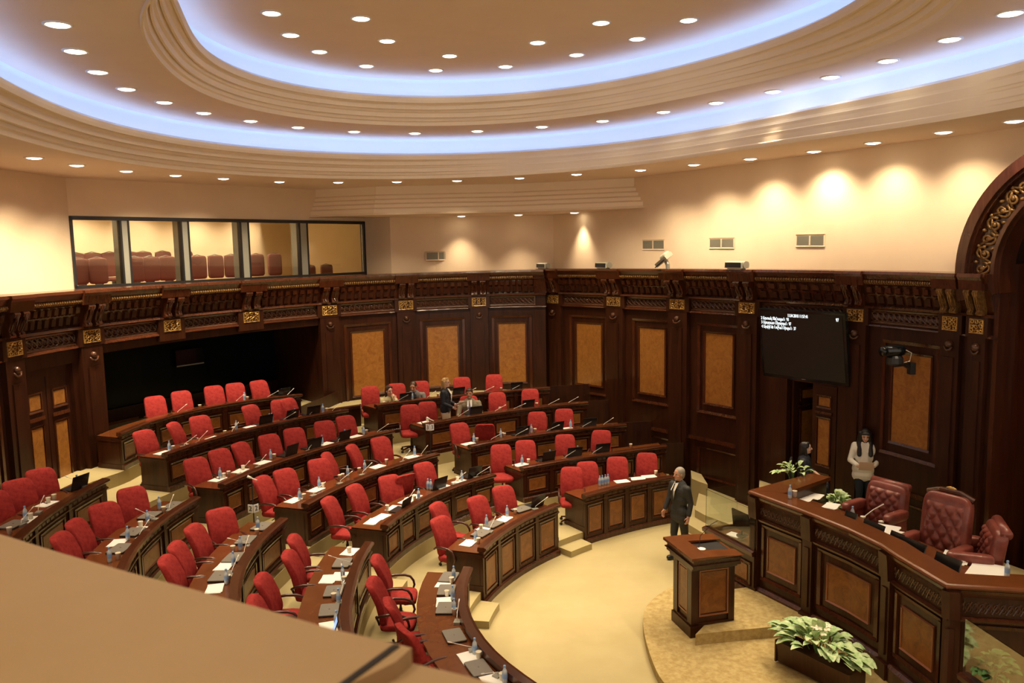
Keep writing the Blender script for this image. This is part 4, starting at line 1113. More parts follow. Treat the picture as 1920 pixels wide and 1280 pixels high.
# carpeted levels climbing between the right block and the wall
def wallp(px, z, o=.02): p = fR(tR(px, 700), 0, o); return Vector((p.x, p.y, z))
zb_ = .33
slab_b = [wallp(1322, zb_), wallp(1420, zb_), W(1420, 1002, zb_), W(1321, 965, zb_), W(1303, 955, zb_), W(1311, 921, zb_)]
tag(norm_fix(slab(MB(), slab_b, 0, zb_).obj('carpeted_landing', 'carpet')), 'low beige carpeted landing at the wall behind the glass-screened desk', 'landing')
za_ = .165; d_ = (W(1321, 965, zb_) - W(1303, 955, zb_)).normalized(); d_ = Vector((d_.x, d_.y, 0)); n_ = Vector((d_.y, -d_.x, 0)); n_ = n_ if n_.y < 0 else -n_
p0 = W(1303, 955, zb_); p0.z = za_; p1 = p0 + d_ * 1.3
tag(norm_fix(slab(MB(), [p0 - d_ * .1, p1, p1 + n_ * .36, p0 - d_ * .1 + n_ * .36], 0, za_).obj('carpeted_step', 'carpet')), 'lowest beige carpeted step beside the burl-panelled front row desk', 'step')
zc_ = .60
tag(norm_fix(slab(MB(), [W(1312, 903, zc_), W(1327, 908, zc_), wallp(1318, zc_), wallp(1298, zc_), W(1297, 897, zc_)], 0, zc_).obj('carpeted_riser_block', 'carpet')), 'upper beige carpeted step by the wall beyond the front row of the right block', 'step')

# rostrum
pd = empty('rostrum', tuple(W(1297, 1197, ZST))); 
yb_ = W(1292, 1200, ZST).y - .10
ZR = min(np.linspace(1.0, 1.7, 141), key=lambda z: abs(W(1299, 1048, z).y - yb_)); DZR = float(ZR) - 1.27
pc0, pc1, pc2 = W(1246, 1007, 1.27 + DZR), W(1299, 1048, 1.27 + DZR), W(1389, 1047, 1.27 + DZR)
ax = (pc0 - pc1).normalized(); ay = (pc2 - pc1); ay = (ay - ax * ay.dot(ax)).normalized()
LW, LD = (pc0 - pc1).length, .80
print('rostrum', ZR, LW, (pc2 - pc1).length)
def fD(x, y, z): return pc1 + ax * x + ay * y + Vector((0, 0, z - 1.27 if z > .5 else z - 1.27 - DZR))
pd.location = fD(LW / 2, LD / 2, ZST); tag(pd, 'dark wood speaker rostrum with sloping top and burl side panels', 'rostrum')
def DB(mb, x0, x1, y0, y1, z0, z1, z1b=None):
    z1b = z1 if z1b is None else z1b
    vs = [fD(x0, y0, z0), fD(x1, y0, z0), fD(x1, y1, z0), fD(x0, y1, z0), fD(x0, y0, z1), fD(x1, y0, z1), fD(x1, y1, z1b), fD(x0, y1, z1b)]
    return mb.add(vs, [(0, 3, 2, 1), (4, 5, 6, 7), (0, 1, 5, 4), (1, 2, 6, 5), (2, 3, 7, 6), (3, 0, 4, 7)])
def DP(mb, name, m, par=None):
    norm = mb.obj(name, m, par or pd)
    if par is None: norm.matrix_parent_inverse = Matrix.Translation(-Vector(pd.location))
    return norm_fix(norm)
g = MB(); DB(g, .20, LW - .20, .10, LD - .05, ZST, 1.08); DB(g, .17, .30, .07, .18, ZST, 1.08); DB(g, LW - .30, LW - .17, .07, .18, ZST, 1.08); DB(g, .17, .30, LD - .12, LD - .02, ZST, 1.08); DP(g, 'body', 'dark_wood')
g = MB(); DB(g, .15, LW - .15, .05, LD, ZST, ZST + .17); DB(g, .17, LW - .17, .07, LD - .02, ZST + .17, ZST + .20); DP(g, 'plinth', 'dark_wood')
g = MB(); DB(g, .10, LW - .10, .04, LD - .02, 1.04, 1.09); DB(g, .03, LW - .03, .02, LD, 1.09, 1.13); DB(g, .0, LW, 0, LD + .02, 1.135, 1.15); DP(g, 'cornice_moulding', 'moulding_wood')
g = MB(); DB(g, .03, LW - .03, .03, LD - .01, 1.15, 1.235, 1.20); DP(g, 'carved_band_pattern', 'carved_dark')
g = MB(); DB(g, -.01, LW + .01, -.02, .26, 1.235, 1.275, 1.275); DB(g, -.01, .26, .26, LD + .02, 1.235, 1.275, 1.24); DB(g, LW - .26, LW + .01, .26, LD + .02, 1.235, 1.275, 1.24); DB(g, .26, LW - .26, .26, LD + .02, 1.20, 1.215, 1.19); DP(g, 'top', 'top_wood')
g = MB(); DB(g, .28, LW - .28, .30, LD - .04, 1.215, 1.222, 1.205); DP(g, 'dark_well', 'black_plastic')
# side facing the viewer = x small side (normal -ax)
def side(mbx, x, y0, y1, z0, z1, h):
    w_ = .022
    for (a, b, c, d) in ((y0, y1, z0, z0 + w_), (y0, y1, z1 - w_, z1), (y0, y0 + w_, z0 + w_, z1 - w_), (y1 - w_, y1, z0 + w_, z1 - w_)): DB(mbx, x - h, x + .01, a, b, c, d)
g = MB(); side(g, .20, .20, LD - .12, .42, 1.0, .03); o = DP(g, 'side_frame', 'edge_highlight')
g = MB(); DB(g, .188, .21, .235, LD - .155, .46, .96); DP(g, 'burl_inset_panel', 'desk_burl', o)
def front(mbx, y, x0, x1, z0, z1, h):
    w_ = .022
    for (a, b, c, d) in ((x0, x1, z0, z0 + w_), (x0, x1, z1 - w_, z1), (x0, x0 + w_, z0 + w_, z1 - w_), (x1 - w_, x1, z0 + w_, z1 - w_)): DB(mbx, a, b, y - h, y + .01, c, d)
g = MB(); front(g, .10, .33, LW - .33, .42, 1.0, .02); o = DP(g, 'front_frame', 'edge_highlight'); g = MB(); DB(g, .36, LW - .36, .085, .11, .46, .96); DP(g, 'burl_inset_panel', 'desk_burl', o)
g = MB(); g.tube([fD(LW / 2, .34, 1.23), fD(LW / 2 + .03, .38, 1.40), fD(LW / 2 - .05, .52, 1.60), fD(LW / 2 - .1, .6, 1.66)], .005, 5); o = g.obj('rostrum_microphone', 'black_plastic'); tag(o, 'thin black gooseneck microphone rising from the rostrum top', 'microphone')
g = MB(); g.lathe(fD(LW / 2 - .05, .36, 1.222), [(.001, .004), (.05, .004), (.062, .014), (.062, .010), (.05, 0), (.001, 0)], 18); tag(g.obj('saucer', 'paper'), 'small white saucer on top of the rostrum', 'saucer')

# secretary desk behind glass
gp = [W(1321, 986, .95), W(1414, 1034, .95)]; gd = (gp[1] - gp[0]); gd.z = 0; gl = gd.length; gd.normalize(); gn = Vector((gd.y, -gd.x, 0)); gn = gn if gn.x < 0 else -gn
def fS(t, z, o): p = gp[0] + gd * (t * gl) + gn * o; return Vector((p.x, p.y, z))
sd = empty('secretary_desk', fS(.5, ZST, -.3)); tag(sd, 'low panelled secretary desk with glass screen between rostrum and wall', 'desk')
def SP(mb, name, m, par=None):
    o = mb.obj(name, m, par or sd)
    if par is None: o.matrix_parent_inverse = Matrix.Translation(-Vector(sd.location))
    return o
g = MB(); g.pbox(fS, 0, 1, ZST, .93, -.10, 0); g.pbox(fS, 0, .03, ZST, .90, -.85, -.1); SP(g, 'front_panel', 'dark_wood')
g = MB(); g.pext(fS, -.01, 1, [(.86, 0), (.87, .04), (.93, .05), (.95, 0), (.95, -.1), (.86, -.1)]); g.pext(fS, 0, 1, [(ZST, 0), (ZST, .04), (ZST + .15, .04), (ZST + .17, 0)]); g.frame(fS, .55, .95, ZST + .22, .74, .03, .03, 0, .03); g.frame(fS, .05, .50, ZST + .22, .74, .03, .03, 0, .03); SP(g, 'moulding', 'moulding_wood')
g = MB(); g.pbox(fS, .62, .88, ZST + .29, .67, -.01, .01); SP(g, 'burl_inset_panel', 'desk_burl'); g = MB(); g.pbox(fS, .12, .43, ZST + .29, .67, -.01, .01); SP(g, 'burl_inset_panel', 'desk_burl')
g = MB(); g.pbox(fS, 0, 1, .80, .83, -.85, -.1); SP(g, 'desk_top', 'top_wood')
g = MB(); g.pbox(fS, 0, .99, .95, 1.62, -.035, -.025); SP(g, 'front_glass_pane', 'glass')
g = MB(); g.pbox(fS, .0, .006, .95, 1.62, -.70, -.035); SP(g, 'side_glass_pane', 'glass')
mo = empty('computer_monitor', fS(.42, .90, -.35)); mo.rotation_euler = (0, 0, math.atan2(gd.y, gd.x)); tag(mo, 'black computer monitor behind the glass screen of the secretary desk', 'monitor')
g = MB(); g.box((0, 0, .27), (.44, .03, .34), M=Matrix.Rotation(.12, 3, 'X')); g.obj('display', 'screen_black', mo); g = MB(); g.lathe((0, .03, 0), [(.10, 0), (.10, .015), (.025, .02), (.025, .2)], 14); g.obj('stand', 'black_plastic', mo)
for t, o_, nm in ((.28, -.4, 'white papers left behind the low glass screen of the secretary desk'), (.82, -.30, 'stack of white papers beside the black monitor on the secretary desk')):
    p = proto_of('paper'); p.location = fS(t, .835, o_); tag(p, nm, 'papers'); p.rotation_euler = (0, 0, .7)

# glass screen and secretary desk at the near end of the presidium
g0, g1 = W(1806, 1160, 1.62), W(1960, 1262, 1.62)
gd2 = (g1 - g0); gd2.z = 0; gl2 = gd2.length; gd2.normalize(); gn2 = Vector((gd2.y, -gd2.x, 0))
def fS2(t, z, o): p = g0 + gd2 * (t * gl2) + gn2 * o; return Vector((p.x, p.y, z))
s2 = empty('screened_desk', fS2(.5, ZST, -.3)); tag(s2, 'low wooden desk with a glass screen by the near end of the presidium', 'desk')
def S2(mb, name, m):
    o = mb.obj(name, m, s2); o.matrix_parent_inverse = Matrix.Translation(-Vector(s2.location)); return o
g = MB(); g.pbox(fS2, -.0, 1.4, ZST, .95, -.08, 0); S2(g, 'front_panel', 'dark_wood')
g = MB(); g.pext(fS2, -.0, 1.4, [(.89, 0), (.90, .04), (.96, .05), (.98, 0), (.98, -.1), (.89, -.1)]); S2(g, 'rim_moulding', 'moulding_wood')
g = MB(); g.pbox(fS2, 0.0, 1.4, .98, 1.62, -.04, -.03); S2(g, 'glass_pane', 'glass_bright')

# ------------------------------------------------------------------ leather armchairs
def armchair(loc, yaw, label, tall=0.):
    r = empty('leather_armchair', loc, yaw); tag(r, label, 'armchair', 'leather armchairs behind the presidium')
    hb = .78 + tall
    g = MB(); g.sup((0.04, 0, .50), (.64, .60, .22), .35, nu=20, nv=8); g.obj('seat_cushion', 'leather', r, smooth=True)
    g = MB()
    def tuft(p):
        v = (p.z / hb * 7); u = p.y * 10
        d = 0
        return Vector((p.x - d - .10 * (p.z / hb) - .06 * max(0, p.z / hb) ** 2 * 4 * .3, p.y, p.z))
    g.sup((-.30, 0, .45 + hb / 2), (.20, .66, hb), .32, nu=56, nv=34, fn=tuft); b = g.obj('backrest', 'leather', r, smooth=True)
    g = MB()
    for i in range(4):
        for j in range(3 if i % 2 else 2):
            y = (j - (1 if i % 2 else .5)) * .19; z = .62 + i * hb * .16; g.sup((-.185 - .10 * ((z - .45 - hb / 2) / hb), y, z), (.02, .028, .028), 1, nu=8, nv=6)
    g.obj('tufting_button', 'leather', b)
    g = MB(); NU, NV = 30, 36; vs = []
    for j in range(NV + 1):
        for i in range(NU + 1):
            u, v = i / NU - .5, j / NV - .5; a_, b_ = PI * (u * 3.2 + v * 3.4), PI * (u * 3.2 - v * 3.4)
            ed_ = min(1, (.5 - abs(u)) * 9, (.5 - abs(v)) * 9) ** .5 if abs(u) < .5 and abs(v) < .5 else 0
            d = .05 * (min(abs(math.cos(a_)), abs(math.cos(b_))) ** .6) * ed_ + .012 * ed_
            zz_ = v * hb * .72; vs.append((-.30 + .085 + d - .10 * (zz_ / hb) , u * .52, .47 + hb / 2 + zz_))
    g.add(vs, [(j * (NU + 1) + i, j * (NU + 1) + i + 1, (j + 1) * (NU + 1) + i + 1, (j + 1) * (NU + 1) + i) for j in range(NV) for i in range(NU)]); g.obj('tufted_pad', 'leather', b, smooth=True)
    if not tall:
        g = MB(); g.tube([(-.40, -.31, .45 + hb - .04), (-.40, .31, .45 + hb - .04)], .075, 14); g.obj('rolled_top', 'leather', r, smooth=True)
    else:
        g = MB(); g.tube([(-.40, -.32, .40 + hb), (-.39, -.14, .45 + hb + .02), (-.39, .14, .45 + hb + .02), (-.40, .32, .40 + hb)], .045, 10); g.obj('carved_crest_rail', 'moulding_wood', r)
        g = MB(); g.sup((-.40, 0, .45 + hb + .03), (.05, .17, .12), .8, nu=14, nv=8); g.obj('gilded_emblem', 'gold', r, smooth=True)
    for s in (-1, 1):
        g = MB(); g.sup((.0, s * .36, .84), (.54, .14, .16), .45, nu=20, nv=10); g.sup((.0, s * .36, .62), (.48, .10, .44), .3, nu=14, nv=8); g.obj('arm', 'leather', r, smooth=True)
    g = MB(); g.lathe((0, 0, 0), [(.035, .10), (.035, .36)], 12)
    for k in range(5):
        a = 2 * PI * k / 5; g.tube([(0, 0, .12), (.3 * math.cos(a), .3 * math.sin(a), .05)], [.03, .02], 6)
    g.obj('star_base', 'black_plastic', r)
    return r
def ac_at(px, py, htop, yaw, label, tall=0.):
    p = W(px, py, ZPL + htop); a = math.radians(yaw)
    armchair((p.x + .42 * math.cos(a), p.y + .42 * math.sin(a), ZPL), a, label, tall)
ac_at(1672, 902, 1.24, 212, 'brown tufted leather armchair beside the woman in the cream blouse')
ac_at(1785, 922, 1.52, 214, 'tall brown tufted leather armchair with a gilded crest', .28)
ac_at(1882, 982, 1.24, 160, 'brown leather armchair turned sideways at the near end of the presidium')

# things on the presidium top
zt = ZCT - .198
def put(k, x, y, label, cat, rz=0., z=None):
    o = proto_of(k); p = W(x, y, zt if z is None else z); o.location = p; o.rotation_euler = (0, 0, rz); tag(o, label, cat); return o
put('bottle', 1481, 934, 'blue-labelled water bottle by the corner of the presidium top', 'bottle', z=ZCT + .013)
put('cup', 1490, 931, 'white cup beside the bottle at the corner of the presidium', 'cup', z=ZCT + .013)
put('bottle', 1598, 975, 'water bottle between the first small monitor and the papers on the presidium', 'bottle')
put('bottle', 1888, 1082, 'water bottle at the near end of the presidium', 'bottle')
an = math.atan2(*(oc[4] - oc[2]).yx)
for i, (x, y, s_) in enumerate([(1510, 935, 1), (1528, 931, 1), (1558, 949, 1), (1660, 994, 1.5), (1688, 1006, 1.3), (1790, 1046, 1.5), (1850, 1072, 1.9)]):
    o = put('paper', x, y, 'white papers on the presidium top, %s from the wing end' % ORD[i], 'papers', an + .5); o.scale = (s_, s_, 1); o['group'] = 'papers on the presidium'
for i, (x, y) in enumerate([(1594, 982), (1637, 1002), (1680, 1022), (1712, 1038), (1776, 1068)]):
    big_ = i in (1, 3, 4); w_ = .38 if big_ else .22
    r = empty('small_monitor', tuple(W(x, y, zt)), an); tag(r, 'black low monitor on the presidium behind the counter edge, %s from the wing end' % ORD[i], 'monitor', 'monitors on the presidium')
    M_ = Matrix.Rotation(-.35, 3, 'X')
    g = MB(); g.box((0, 0, .10), (w_, .022, .17), M=M_); g.obj('display', 'screen_black', r); g = MB(); g.box((0, .03, .012), (.18, .14, .02)); g.obj('stand', 'black_plastic', r)
for i, (x0, y0, x1, y1) in enumerate([(1618, 970, 1657, 945), (1652, 979, 1676, 960), (1708, 1001, 1743, 995), (1805, 1055, 1850, 1045)]):
    p = W(x0, y0, zt); q = V(x1, y1, p.y + .12)
    g = MB(); g.tube([p, p.lerp(q, .5) + Vector((0, 0, .02)), q], [.008, .007, .010], 6); g.lathe(tuple(p), [(.04, 0), (.04, .02), (.01, .03)], 10)
    tag(g.obj('presidium_microphone', 'mic_white'), 'white stalk microphone on the presidium, %s from the wing end' % ORD[i], 'microphone', 'microphones on the presidium')

# ------------------------------------------------------------------ plants
def leafy(name, loc, n, spread, hgt, size, label, cat, m='leaf', flowers=0, box=None, rz=0.):
    r = empty(name, loc, rz); tag(r, label, cat); rnd = random.Random(int(loc[0] * 100))
    g = MB()
    for i in range(n):
        a = rnd.uniform(0, 2 * PI); u = rnd.uniform(0, 1) ** .6
        bx, by = spread[0] * u * math.cos(a), spread[1] * u * math.sin(a); bz = hgt * (1 - .55 * u) * rnd.uniform(.55, 1.05)
        d = Vector((bx * .9 + rnd.uniform(-.1, .1), by * .9 + rnd.uniform(-.1, .1), .12 - .10 * u)).normalized()
        if d.length < .1: d = Vector((1, 0, .2))
        L_ = size * rnd.uniform(.7, 1.25); Wd = L_ * rnd.uniform(.55, .72); s_ = d.cross(Vector((0, 0, 1))).normalized(); up_ = s_.cross(d)
        vs = []; 
        for k in range(6):
            t = k / 5; w_ = Wd * math.sin(PI * min(1, t * .93 + .04)) ** .8; c = Vector((bx, by, bz)) + d * (L_ * t) + up_ * (.22 * L_ * math.sin(PI * t * .8)) - Vector((0, 0, .22 * L_ * t * t))
            vs += [c - s_ * w_ * .5 + up_ * w_ * .12, c - up_ * w_ * .04, c + s_ * w_ * .5 + up_ * w_ * .12]
        g.add(vs, [q for k in range(5) for q in ((3 * k, 3 * k + 1, 3 * k + 4, 3 * k + 3), (3 * k + 1, 3 * k + 2, 3 * k + 5, 3 * k + 4))])
    g.obj('foliage', m, r, smooth=True)
    g = MB()
    for i in range(max(6, n // 8)):
        a = rnd.uniform(0, 2 * PI); u = rnd.uniform(.1, .8); g.tube([(spread[0] * .4 * u * math.cos(a), spread[1] * .4 * u * math.sin(a), 0), (spread[0] * u * math.cos(a), spread[1] * u * math.sin(a), hgt * .7)], .006, 5)
    g.obj('stem', 'leaf_dark', r)
    for i in range(flowers):
        g = MB(); a = rnd.uniform(0, 2 * PI); u = rnd.uniform(.1, .75); c = Vector((spread[0] * u * math.cos(a), spread[1] * u * math.sin(a), hgt * rnd.uniform(.85, 1.12)))
        for k in range(5):
            b = 2 * PI * k / 5; g.sup(c + Vector((.035 * math.cos(b), .035 * math.sin(b), .008)), (.065, .05, .022), 1, M=Matrix.Rotation(b, 3, 'Z'), nu=8, nv=5)
        g.sup(c + Vector((0, 0, .015)), (.02, .02, .02), 1, nu=6, nv=4); g.obj('blossom', 'blossom', r, smooth=True)
    if box:
        g = MB(); w_, d_, h_ = box
        g.pext(lambda t, z, o: Vector((t, o, z)), -w_ / 2, w_ / 2, [(-.30, -d_ * .42), (-.30, d_ * .42), (0, d_ / 2), (0, d_ / 2 - .02), (-.27, d_ * .4), (-.27, -d_ * .4), (0, -d_ / 2 + .02), (0, -d_ / 2)])
        for s in (-1, 1): g.box((s * w_ / 2, 0, -.15), (.025, d_, .31))
        g.box((0, 0, -.06), (w_ - .02, d_ - .06, .02)); g.obj('planter_box', 'dark_wood', r)
    return r
p = W(1535, 1225, .45); a_ = math.atan2(*(W(1610, 1262, .4) - W(1470, 1195, .4)).yx)
leafy('flower_planter', tuple(p), 150, (.60, .28), .36, .20, 'brown box planter with variegated green leaves and cream flowers before the presidium', 'planter', flowers=7, box=(1.15, .34, .3), rz=a_)
p = W(1571, 930, ZPL + .65); leafy('potted_plant', (p.x, p.y, ZPL + .42), 46, (.20, .16), .28, .14, 'light green leafy plant behind the presidium wing below the woman in cream', 'plant')
p = W(1487, 893, ZPL + .95); leafy('potted_plant', (p.x, p.y, ZPL + .92), 30, (.26, .12), .28, .15, 'pale green plant rising behind the presidium wing near the doorway', 'plant')
p = fS2(.22, 1.0, -.22); leafy('potted_plant', (p.x, p.y, 1.0), 90, (.17, .15), .34, .12, 'dark green bushy plant behind the near glass screen', 'plant', m='leaf_dark')

# ------------------------------------------------------------------ television, camera, speakers, vents
c00 = V(1427, 578, 16.1); c10 = V(1590, 586, 14.7)
tvd = (c10 - c00); tvd.z = 0; tvw = tvd.length; tvd.normalize(); zt0 = (c00.z + c10.z) / 2; zb0 = V(1508, 716, 15.4).z
tv = empty('television', (c00 + c10) / 2 - Vector((0, 0, (zt0 - zb0) / 2))); tv.location.z = (zt0 + zb0) / 2
tv.rotation_euler = (math.radians(-9) * -1, 0, math.atan2(tvd.y, tvd.x)); tag(tv, 'large wall-mounted television showing white speaker lines above the side door', 'television')
th_ = zt0 - zb0; print('tv', tvw, th_)
g = MB(); g.box((0, .05, 0), (tvw, .09, th_)); g.box((0, .20, 0), (.5, .30, .4)); g.obj('case', 'black_gloss', tv)
g = MB(); g.box((0, .0, .01), (tvw * .94, .012, th_ * .92)); g.obj('screen', 'screen_black', tv)
g = MB(); g.box((0, -.004, -th_ * .475), (.09, .01, .012)); g.obj('logo_mark', 'steel', tv)
def tvtext(s, x, z, size, align='LEFT'):
    font_mesh('screen_lettering', s, size, 'white_text', tv, Matrix.Translation((x, -.012, z)) @ Matrix.Rotation(PI / 2, 4, 'X') @ Matrix.Diagonal((.62, 1, 1, 1)), .0005, align)
tvtext('11.04.2018 11:57:41', -tvw * .02, th_ * .43, .085, 'CENTER')
tvtext('97', tvw * .42, th_ * .41, .09, 'CENTER')
for i, s in enumerate(['2 Արտակ Զեյնալյան  93', '3 Արարատ Միրզոյան  97', '4 Արփինե Հովհաննիսյան  37']): tvtext(s, -tvw * .465, th_ * (.372 - .062 * i), .085)

cb = V(1680, 668, fR((nodesR[4] + nodesR[5]) / 2, 1, 0).y)
cw_ = fR(tR(1712, 690), 1.9, .02); cw_.z = V(1712, 690, cw_.y).z
cm = empty('surveillance_camera', tuple(V(1678, 668, cw_.y - .10))); tag(cm, 'black remote camera on a bracket arm before the burl panel', 'camera')
rel = cw_ - cm.location
g = MB(); g.tube([rel, rel * .5 + Vector((0, 0, -.03)), Vector((0, 0, -.14))], [.05, .04, .045], 8); g.box(tuple(rel), (.12, .12, .20)); g.obj('bracket_arm', 'black_plastic', cm)
g = MB(); g.lathe((0, 0, -.14), [(.13, 0), (.14, .03), (.13, .12), (.10, .16)], 16); g.obj('base', 'black_plastic', cm, smooth=False)
g = MB(); g.sup((-.02, 0, .10), (.36, .20, .18), .5); g.tube([(-.17, -.03, .10), (-.25, -.05, .09)], [.07, .08], 14); g.obj('head', 'black_gloss', cm, smooth=True)
g = MB(); g.tube([(.15, 0, .12), (.26, -.03, .06), (.24, -.02, -.08), (.10, 0, -.12)], .008, 5); g.obj('cable', 'mic_white', cm)

def speaker(x, y, tp, label, tilt=0.):
    t = tp(x, 495); p = (fR if tp is tR else fL)(t, 0., .28); a_ = (fR(t + .05, 0, 0) - fR(t - .05, 0, 0)) if tp is tR else (fL(t + .05, 0, 0) - fL(t - .05, 0, 0))
    r = empty('loudspeaker', tuple(p), math.atan2(a_.y, a_.x)); tag(r, label, 'speaker', 'speakers on the wall cornice')
    if not tilt:
        g = MB(); prof = [(.03, -.10), (.03, .10), (.10, .115), (.16, .09), (.175, .0), (.15, -.08)]; g.pext(lambda t_, z, o: Vector((t_, o, z)), -.26, .26, prof); g.obj('case', 'speaker_case', r)
        g = MB(); g.box((0, -.10, .095), (.46, .012, .10)); g.obj('front_grille', 'black_plastic', r)
        g = MB(); g.tube([(.26, 0, .1), (.285, 0, .1)], .075, 14); g.obj('end_cap', 'grey_metal', r); g = MB(); g.box((0, 0, .015), (.40, .14, .03)); g.obj('foot', 'speaker_case', r)
    else:
        g = MB(); M_ = Matrix.Rotation(-.5, 3, 'Y') @ Matrix.Rotation(.5, 3, 'X'); g.box((-.05, 0, .22), (.42, .26, .10), M=M_); g.sup((-.02, .02, .30), (.26, .22, .16), .6, M=M_); g.obj('case', 'speaker_case', r)
        g = MB(); g.box((-.07, -.035, .165), (.38, .23, .02), M=M_); g.obj('front_glass_face', 'black_plastic', r); g = MB(); g.tube([(.10, 0, 0), (.10, 0, .10), (.02, 0, .2)], .05, 8); g.obj('swivel_stand', 'grey_metal', r)
    return r
speaker(1034, 497, tR, 'grey box speaker on the cornice at the corner of the hall')
speaker(1148, 495, tR, 'slim grey horn speaker on the cornice, second from the corner')
speaker(1265, 495, tR, 'tilted grey floodlight-shaped speaker on the right wall cornice', 1)
speaker(1400, 494, tR, 'slim grey box speaker on the cornice left of the television')

def vent(x0, x1, y0, y1, pts, label):
    """on the cream wall polyline"""
    def hit(px, py):
        d = ray(px, py); k = d.x / d.y
        for (ax_, ay_), (bx_, by_) in zip(pts[:-1], pts[1:]):
            dd0 = (bx_ - ax_) - k * (by_ - ay_)
            if abs(dd0) < 1e-9: continue
            u = (k * ay_ - ax_) / dd0
            if 0 <= u <= 1: return V(px, py, ay_ + (by_ - ay_) * u), Vector((bx_ - ax_, by_ - ay_, 0)).normalized()
    a, d_ = hit(x0, (y0 + y1) / 2); b, _ = hit(x1, (y0 + y1) / 2); h = abs(hit(x0, y0)[0].z - hit(x0, y1)[0].z); w_ = (b - a).length
    r = empty('air_vent', tuple((a + b) / 2), math.atan2(d_.y, d_.x)); tag(r, label, 'vent', 'wall air vents')
    g = MB(); f = lambda s, z, o: Vector((s, -o, z)); g.frame(f, -w_ / 2 - .03, w_ / 2 + .03, -h / 2 - .03, h / 2 + .03, .03, .03, -.01, .03); g.box((0, -.01, 0), (.03, .03, h)); g.obj('frame', 'cream_wall', r)
    g = MB(); g.box((0, .0, 0), (w_, .01, h)); 
    n_ = 9
    for i in range(n_): g.box((0, -.012, -h / 2 + h * (i + .5) / n_), (w_, .014, h / n_ * .45))
    g.obj('slat_grille', 'vent_grey', r)
vent(799, 844, 473, 486, cw, 'rectangular air vent on the cream wall right of the gallery window')
vent(1206, 1245, 451, 466, cw, 'small air vent high on the right cream wall, nearest the corner')
vent(1332, 1376, 448, 463, cw, 'double air vent in the middle of the right cream wall')
vent(1495, 1545, 442, 459, cw, 'wide air vent on the cream wall nearest the arch')

# ------------------------------------------------------------------ gallery seats seen through the window
gs = None
rows = [(-1.6, 4.6 + .45), (-2.7, 4.6 + .62)]
def gallery_seat():
    r = empty('gallery_seat'); g = MB(); g.sup((0, 0, .45), (.46, .46, .10), .4); g.obj('seat_cushion', 'gallery_fabric', r, smooth=True)
    g = MB(); g.sup((0, .22, .82), (.47, .09, .62), .3, M=None); g.obj('backrest', 'gallery_fabric', r, smooth=True)
    g = MB(); g.box((0, 0, .2), (.06, .3, .40)); g.obj('pedestal', 'black_plastic', r); g = MB(); g.tube([(-.22, .25, 1.10), (0, .25, 1.155), (.22, .25, 1.10)], .014, 6); g.obj('top_rail', 'grey_metal', r); return r
spots_ = [(v, 0) for v in (155,193,262,292,322,381,414,444,491,524)] + [(589, 1), (621, 1)] + [(v, 2) for v in (152,184,215,254,280,316,355)]
for i, (px, k) in enumerate(spots_):
    t = tG(px); o_ = {0: -1.1, 1: -1.6, 2: -2.4}[k]; zf = {0: 4.6, 1: 4.35, 2: 4.66}[k]
    base_ = zG(min(max(t, 0), 1), 0) - .50 if k != 1 else zG(t, 0) - .88
    o = gallery_seat() if gs is None else copy_tree(gs); gs = gs or o
    d_ = ray(px, 500); kk = d_.x / d_.y; C0_ = fG(0, 0, o_); t = (kk * C0_.y - C0_.x) / (du.x - kk * du.y) / GL
    o.location = fG(t, base_ + (.12 if k == 2 else 0), o_); o.rotation_euler = (0, 0, math.atan2(du.y, du.x) + random.uniform(-.08, .08))
    tag(o, 'maroon seat in the gallery behind the window, %s in the %s' % (ORD[(i if k == 0 else i - 10 if k == 1 else i - 12)], {0: 'front row', 1: 'lower pair', 2: 'back row'}[k]), 'seat', 'gallery seats behind the window')

# ------------------------------------------------------------------ balcony parapet in front of the viewer
ZP = 5.60
ed_ = [W(x, y, ZP) for x, y in ((-260, 930), (0, 1001), (120, 1038), (240, 1072), (360, 1104), (480, 1137), (620, 1178), (745, 1207), (772, 1214))]
bk = [W(742, 1240, ZP), W(640, 1290, ZP), W(500, 1400, ZP), Vector((-.5, -.2, ZP)), Vector((-3.0, -.2, ZP))]
g = MB(); slab(g, ed_ + bk, ZP - .06, ZP); b0 = tag(norm_fix(g.obj('parapet_board', 'parapet')), 'smooth tan leather-like parapet ledge filling the lower left corner', 'parapet')
ZQ = ZP - .018
g = MB(); e2 = [W(x, y, ZQ) for x, y in ((700, 1225), (745, 1237), (800, 1249), (880, 1268), (960, 1292), (1100, 1340))]
slab(g, e2 + [Vector((.6, -.2, ZQ)), Vector((-.6, -.2, ZQ)), W(420, 1420, ZQ), W(600, 1300, ZQ)], ZQ - .06, ZQ); g.lathe(tuple(W(723, 1252, ZQ)), [(.006, .0), (.006, .002), (.001, .003)], 10)
pe_ = g.obj('parapet_end_board', 'parapet'); tag(norm_fix(pe_), 'second tan parapet board beyond the dark joint at the bottom edge', 'parapet')
g = MB(); j0, j1 = W(744, 1211, ZP), W(560, 1345, ZP); jd = (j1 - j0).normalized(); jn = Vector((jd.y, -jd.x, 0)) * .004
slab(g, [j0 - jn, j1 - jn, j1 + jn, j0 + jn], ZP - .01, ZP + .0015); norm_fix(g.obj('joint_shadow_strip', 'black_plastic', b0))  # black strip painting in the shadow of the gap between the boards
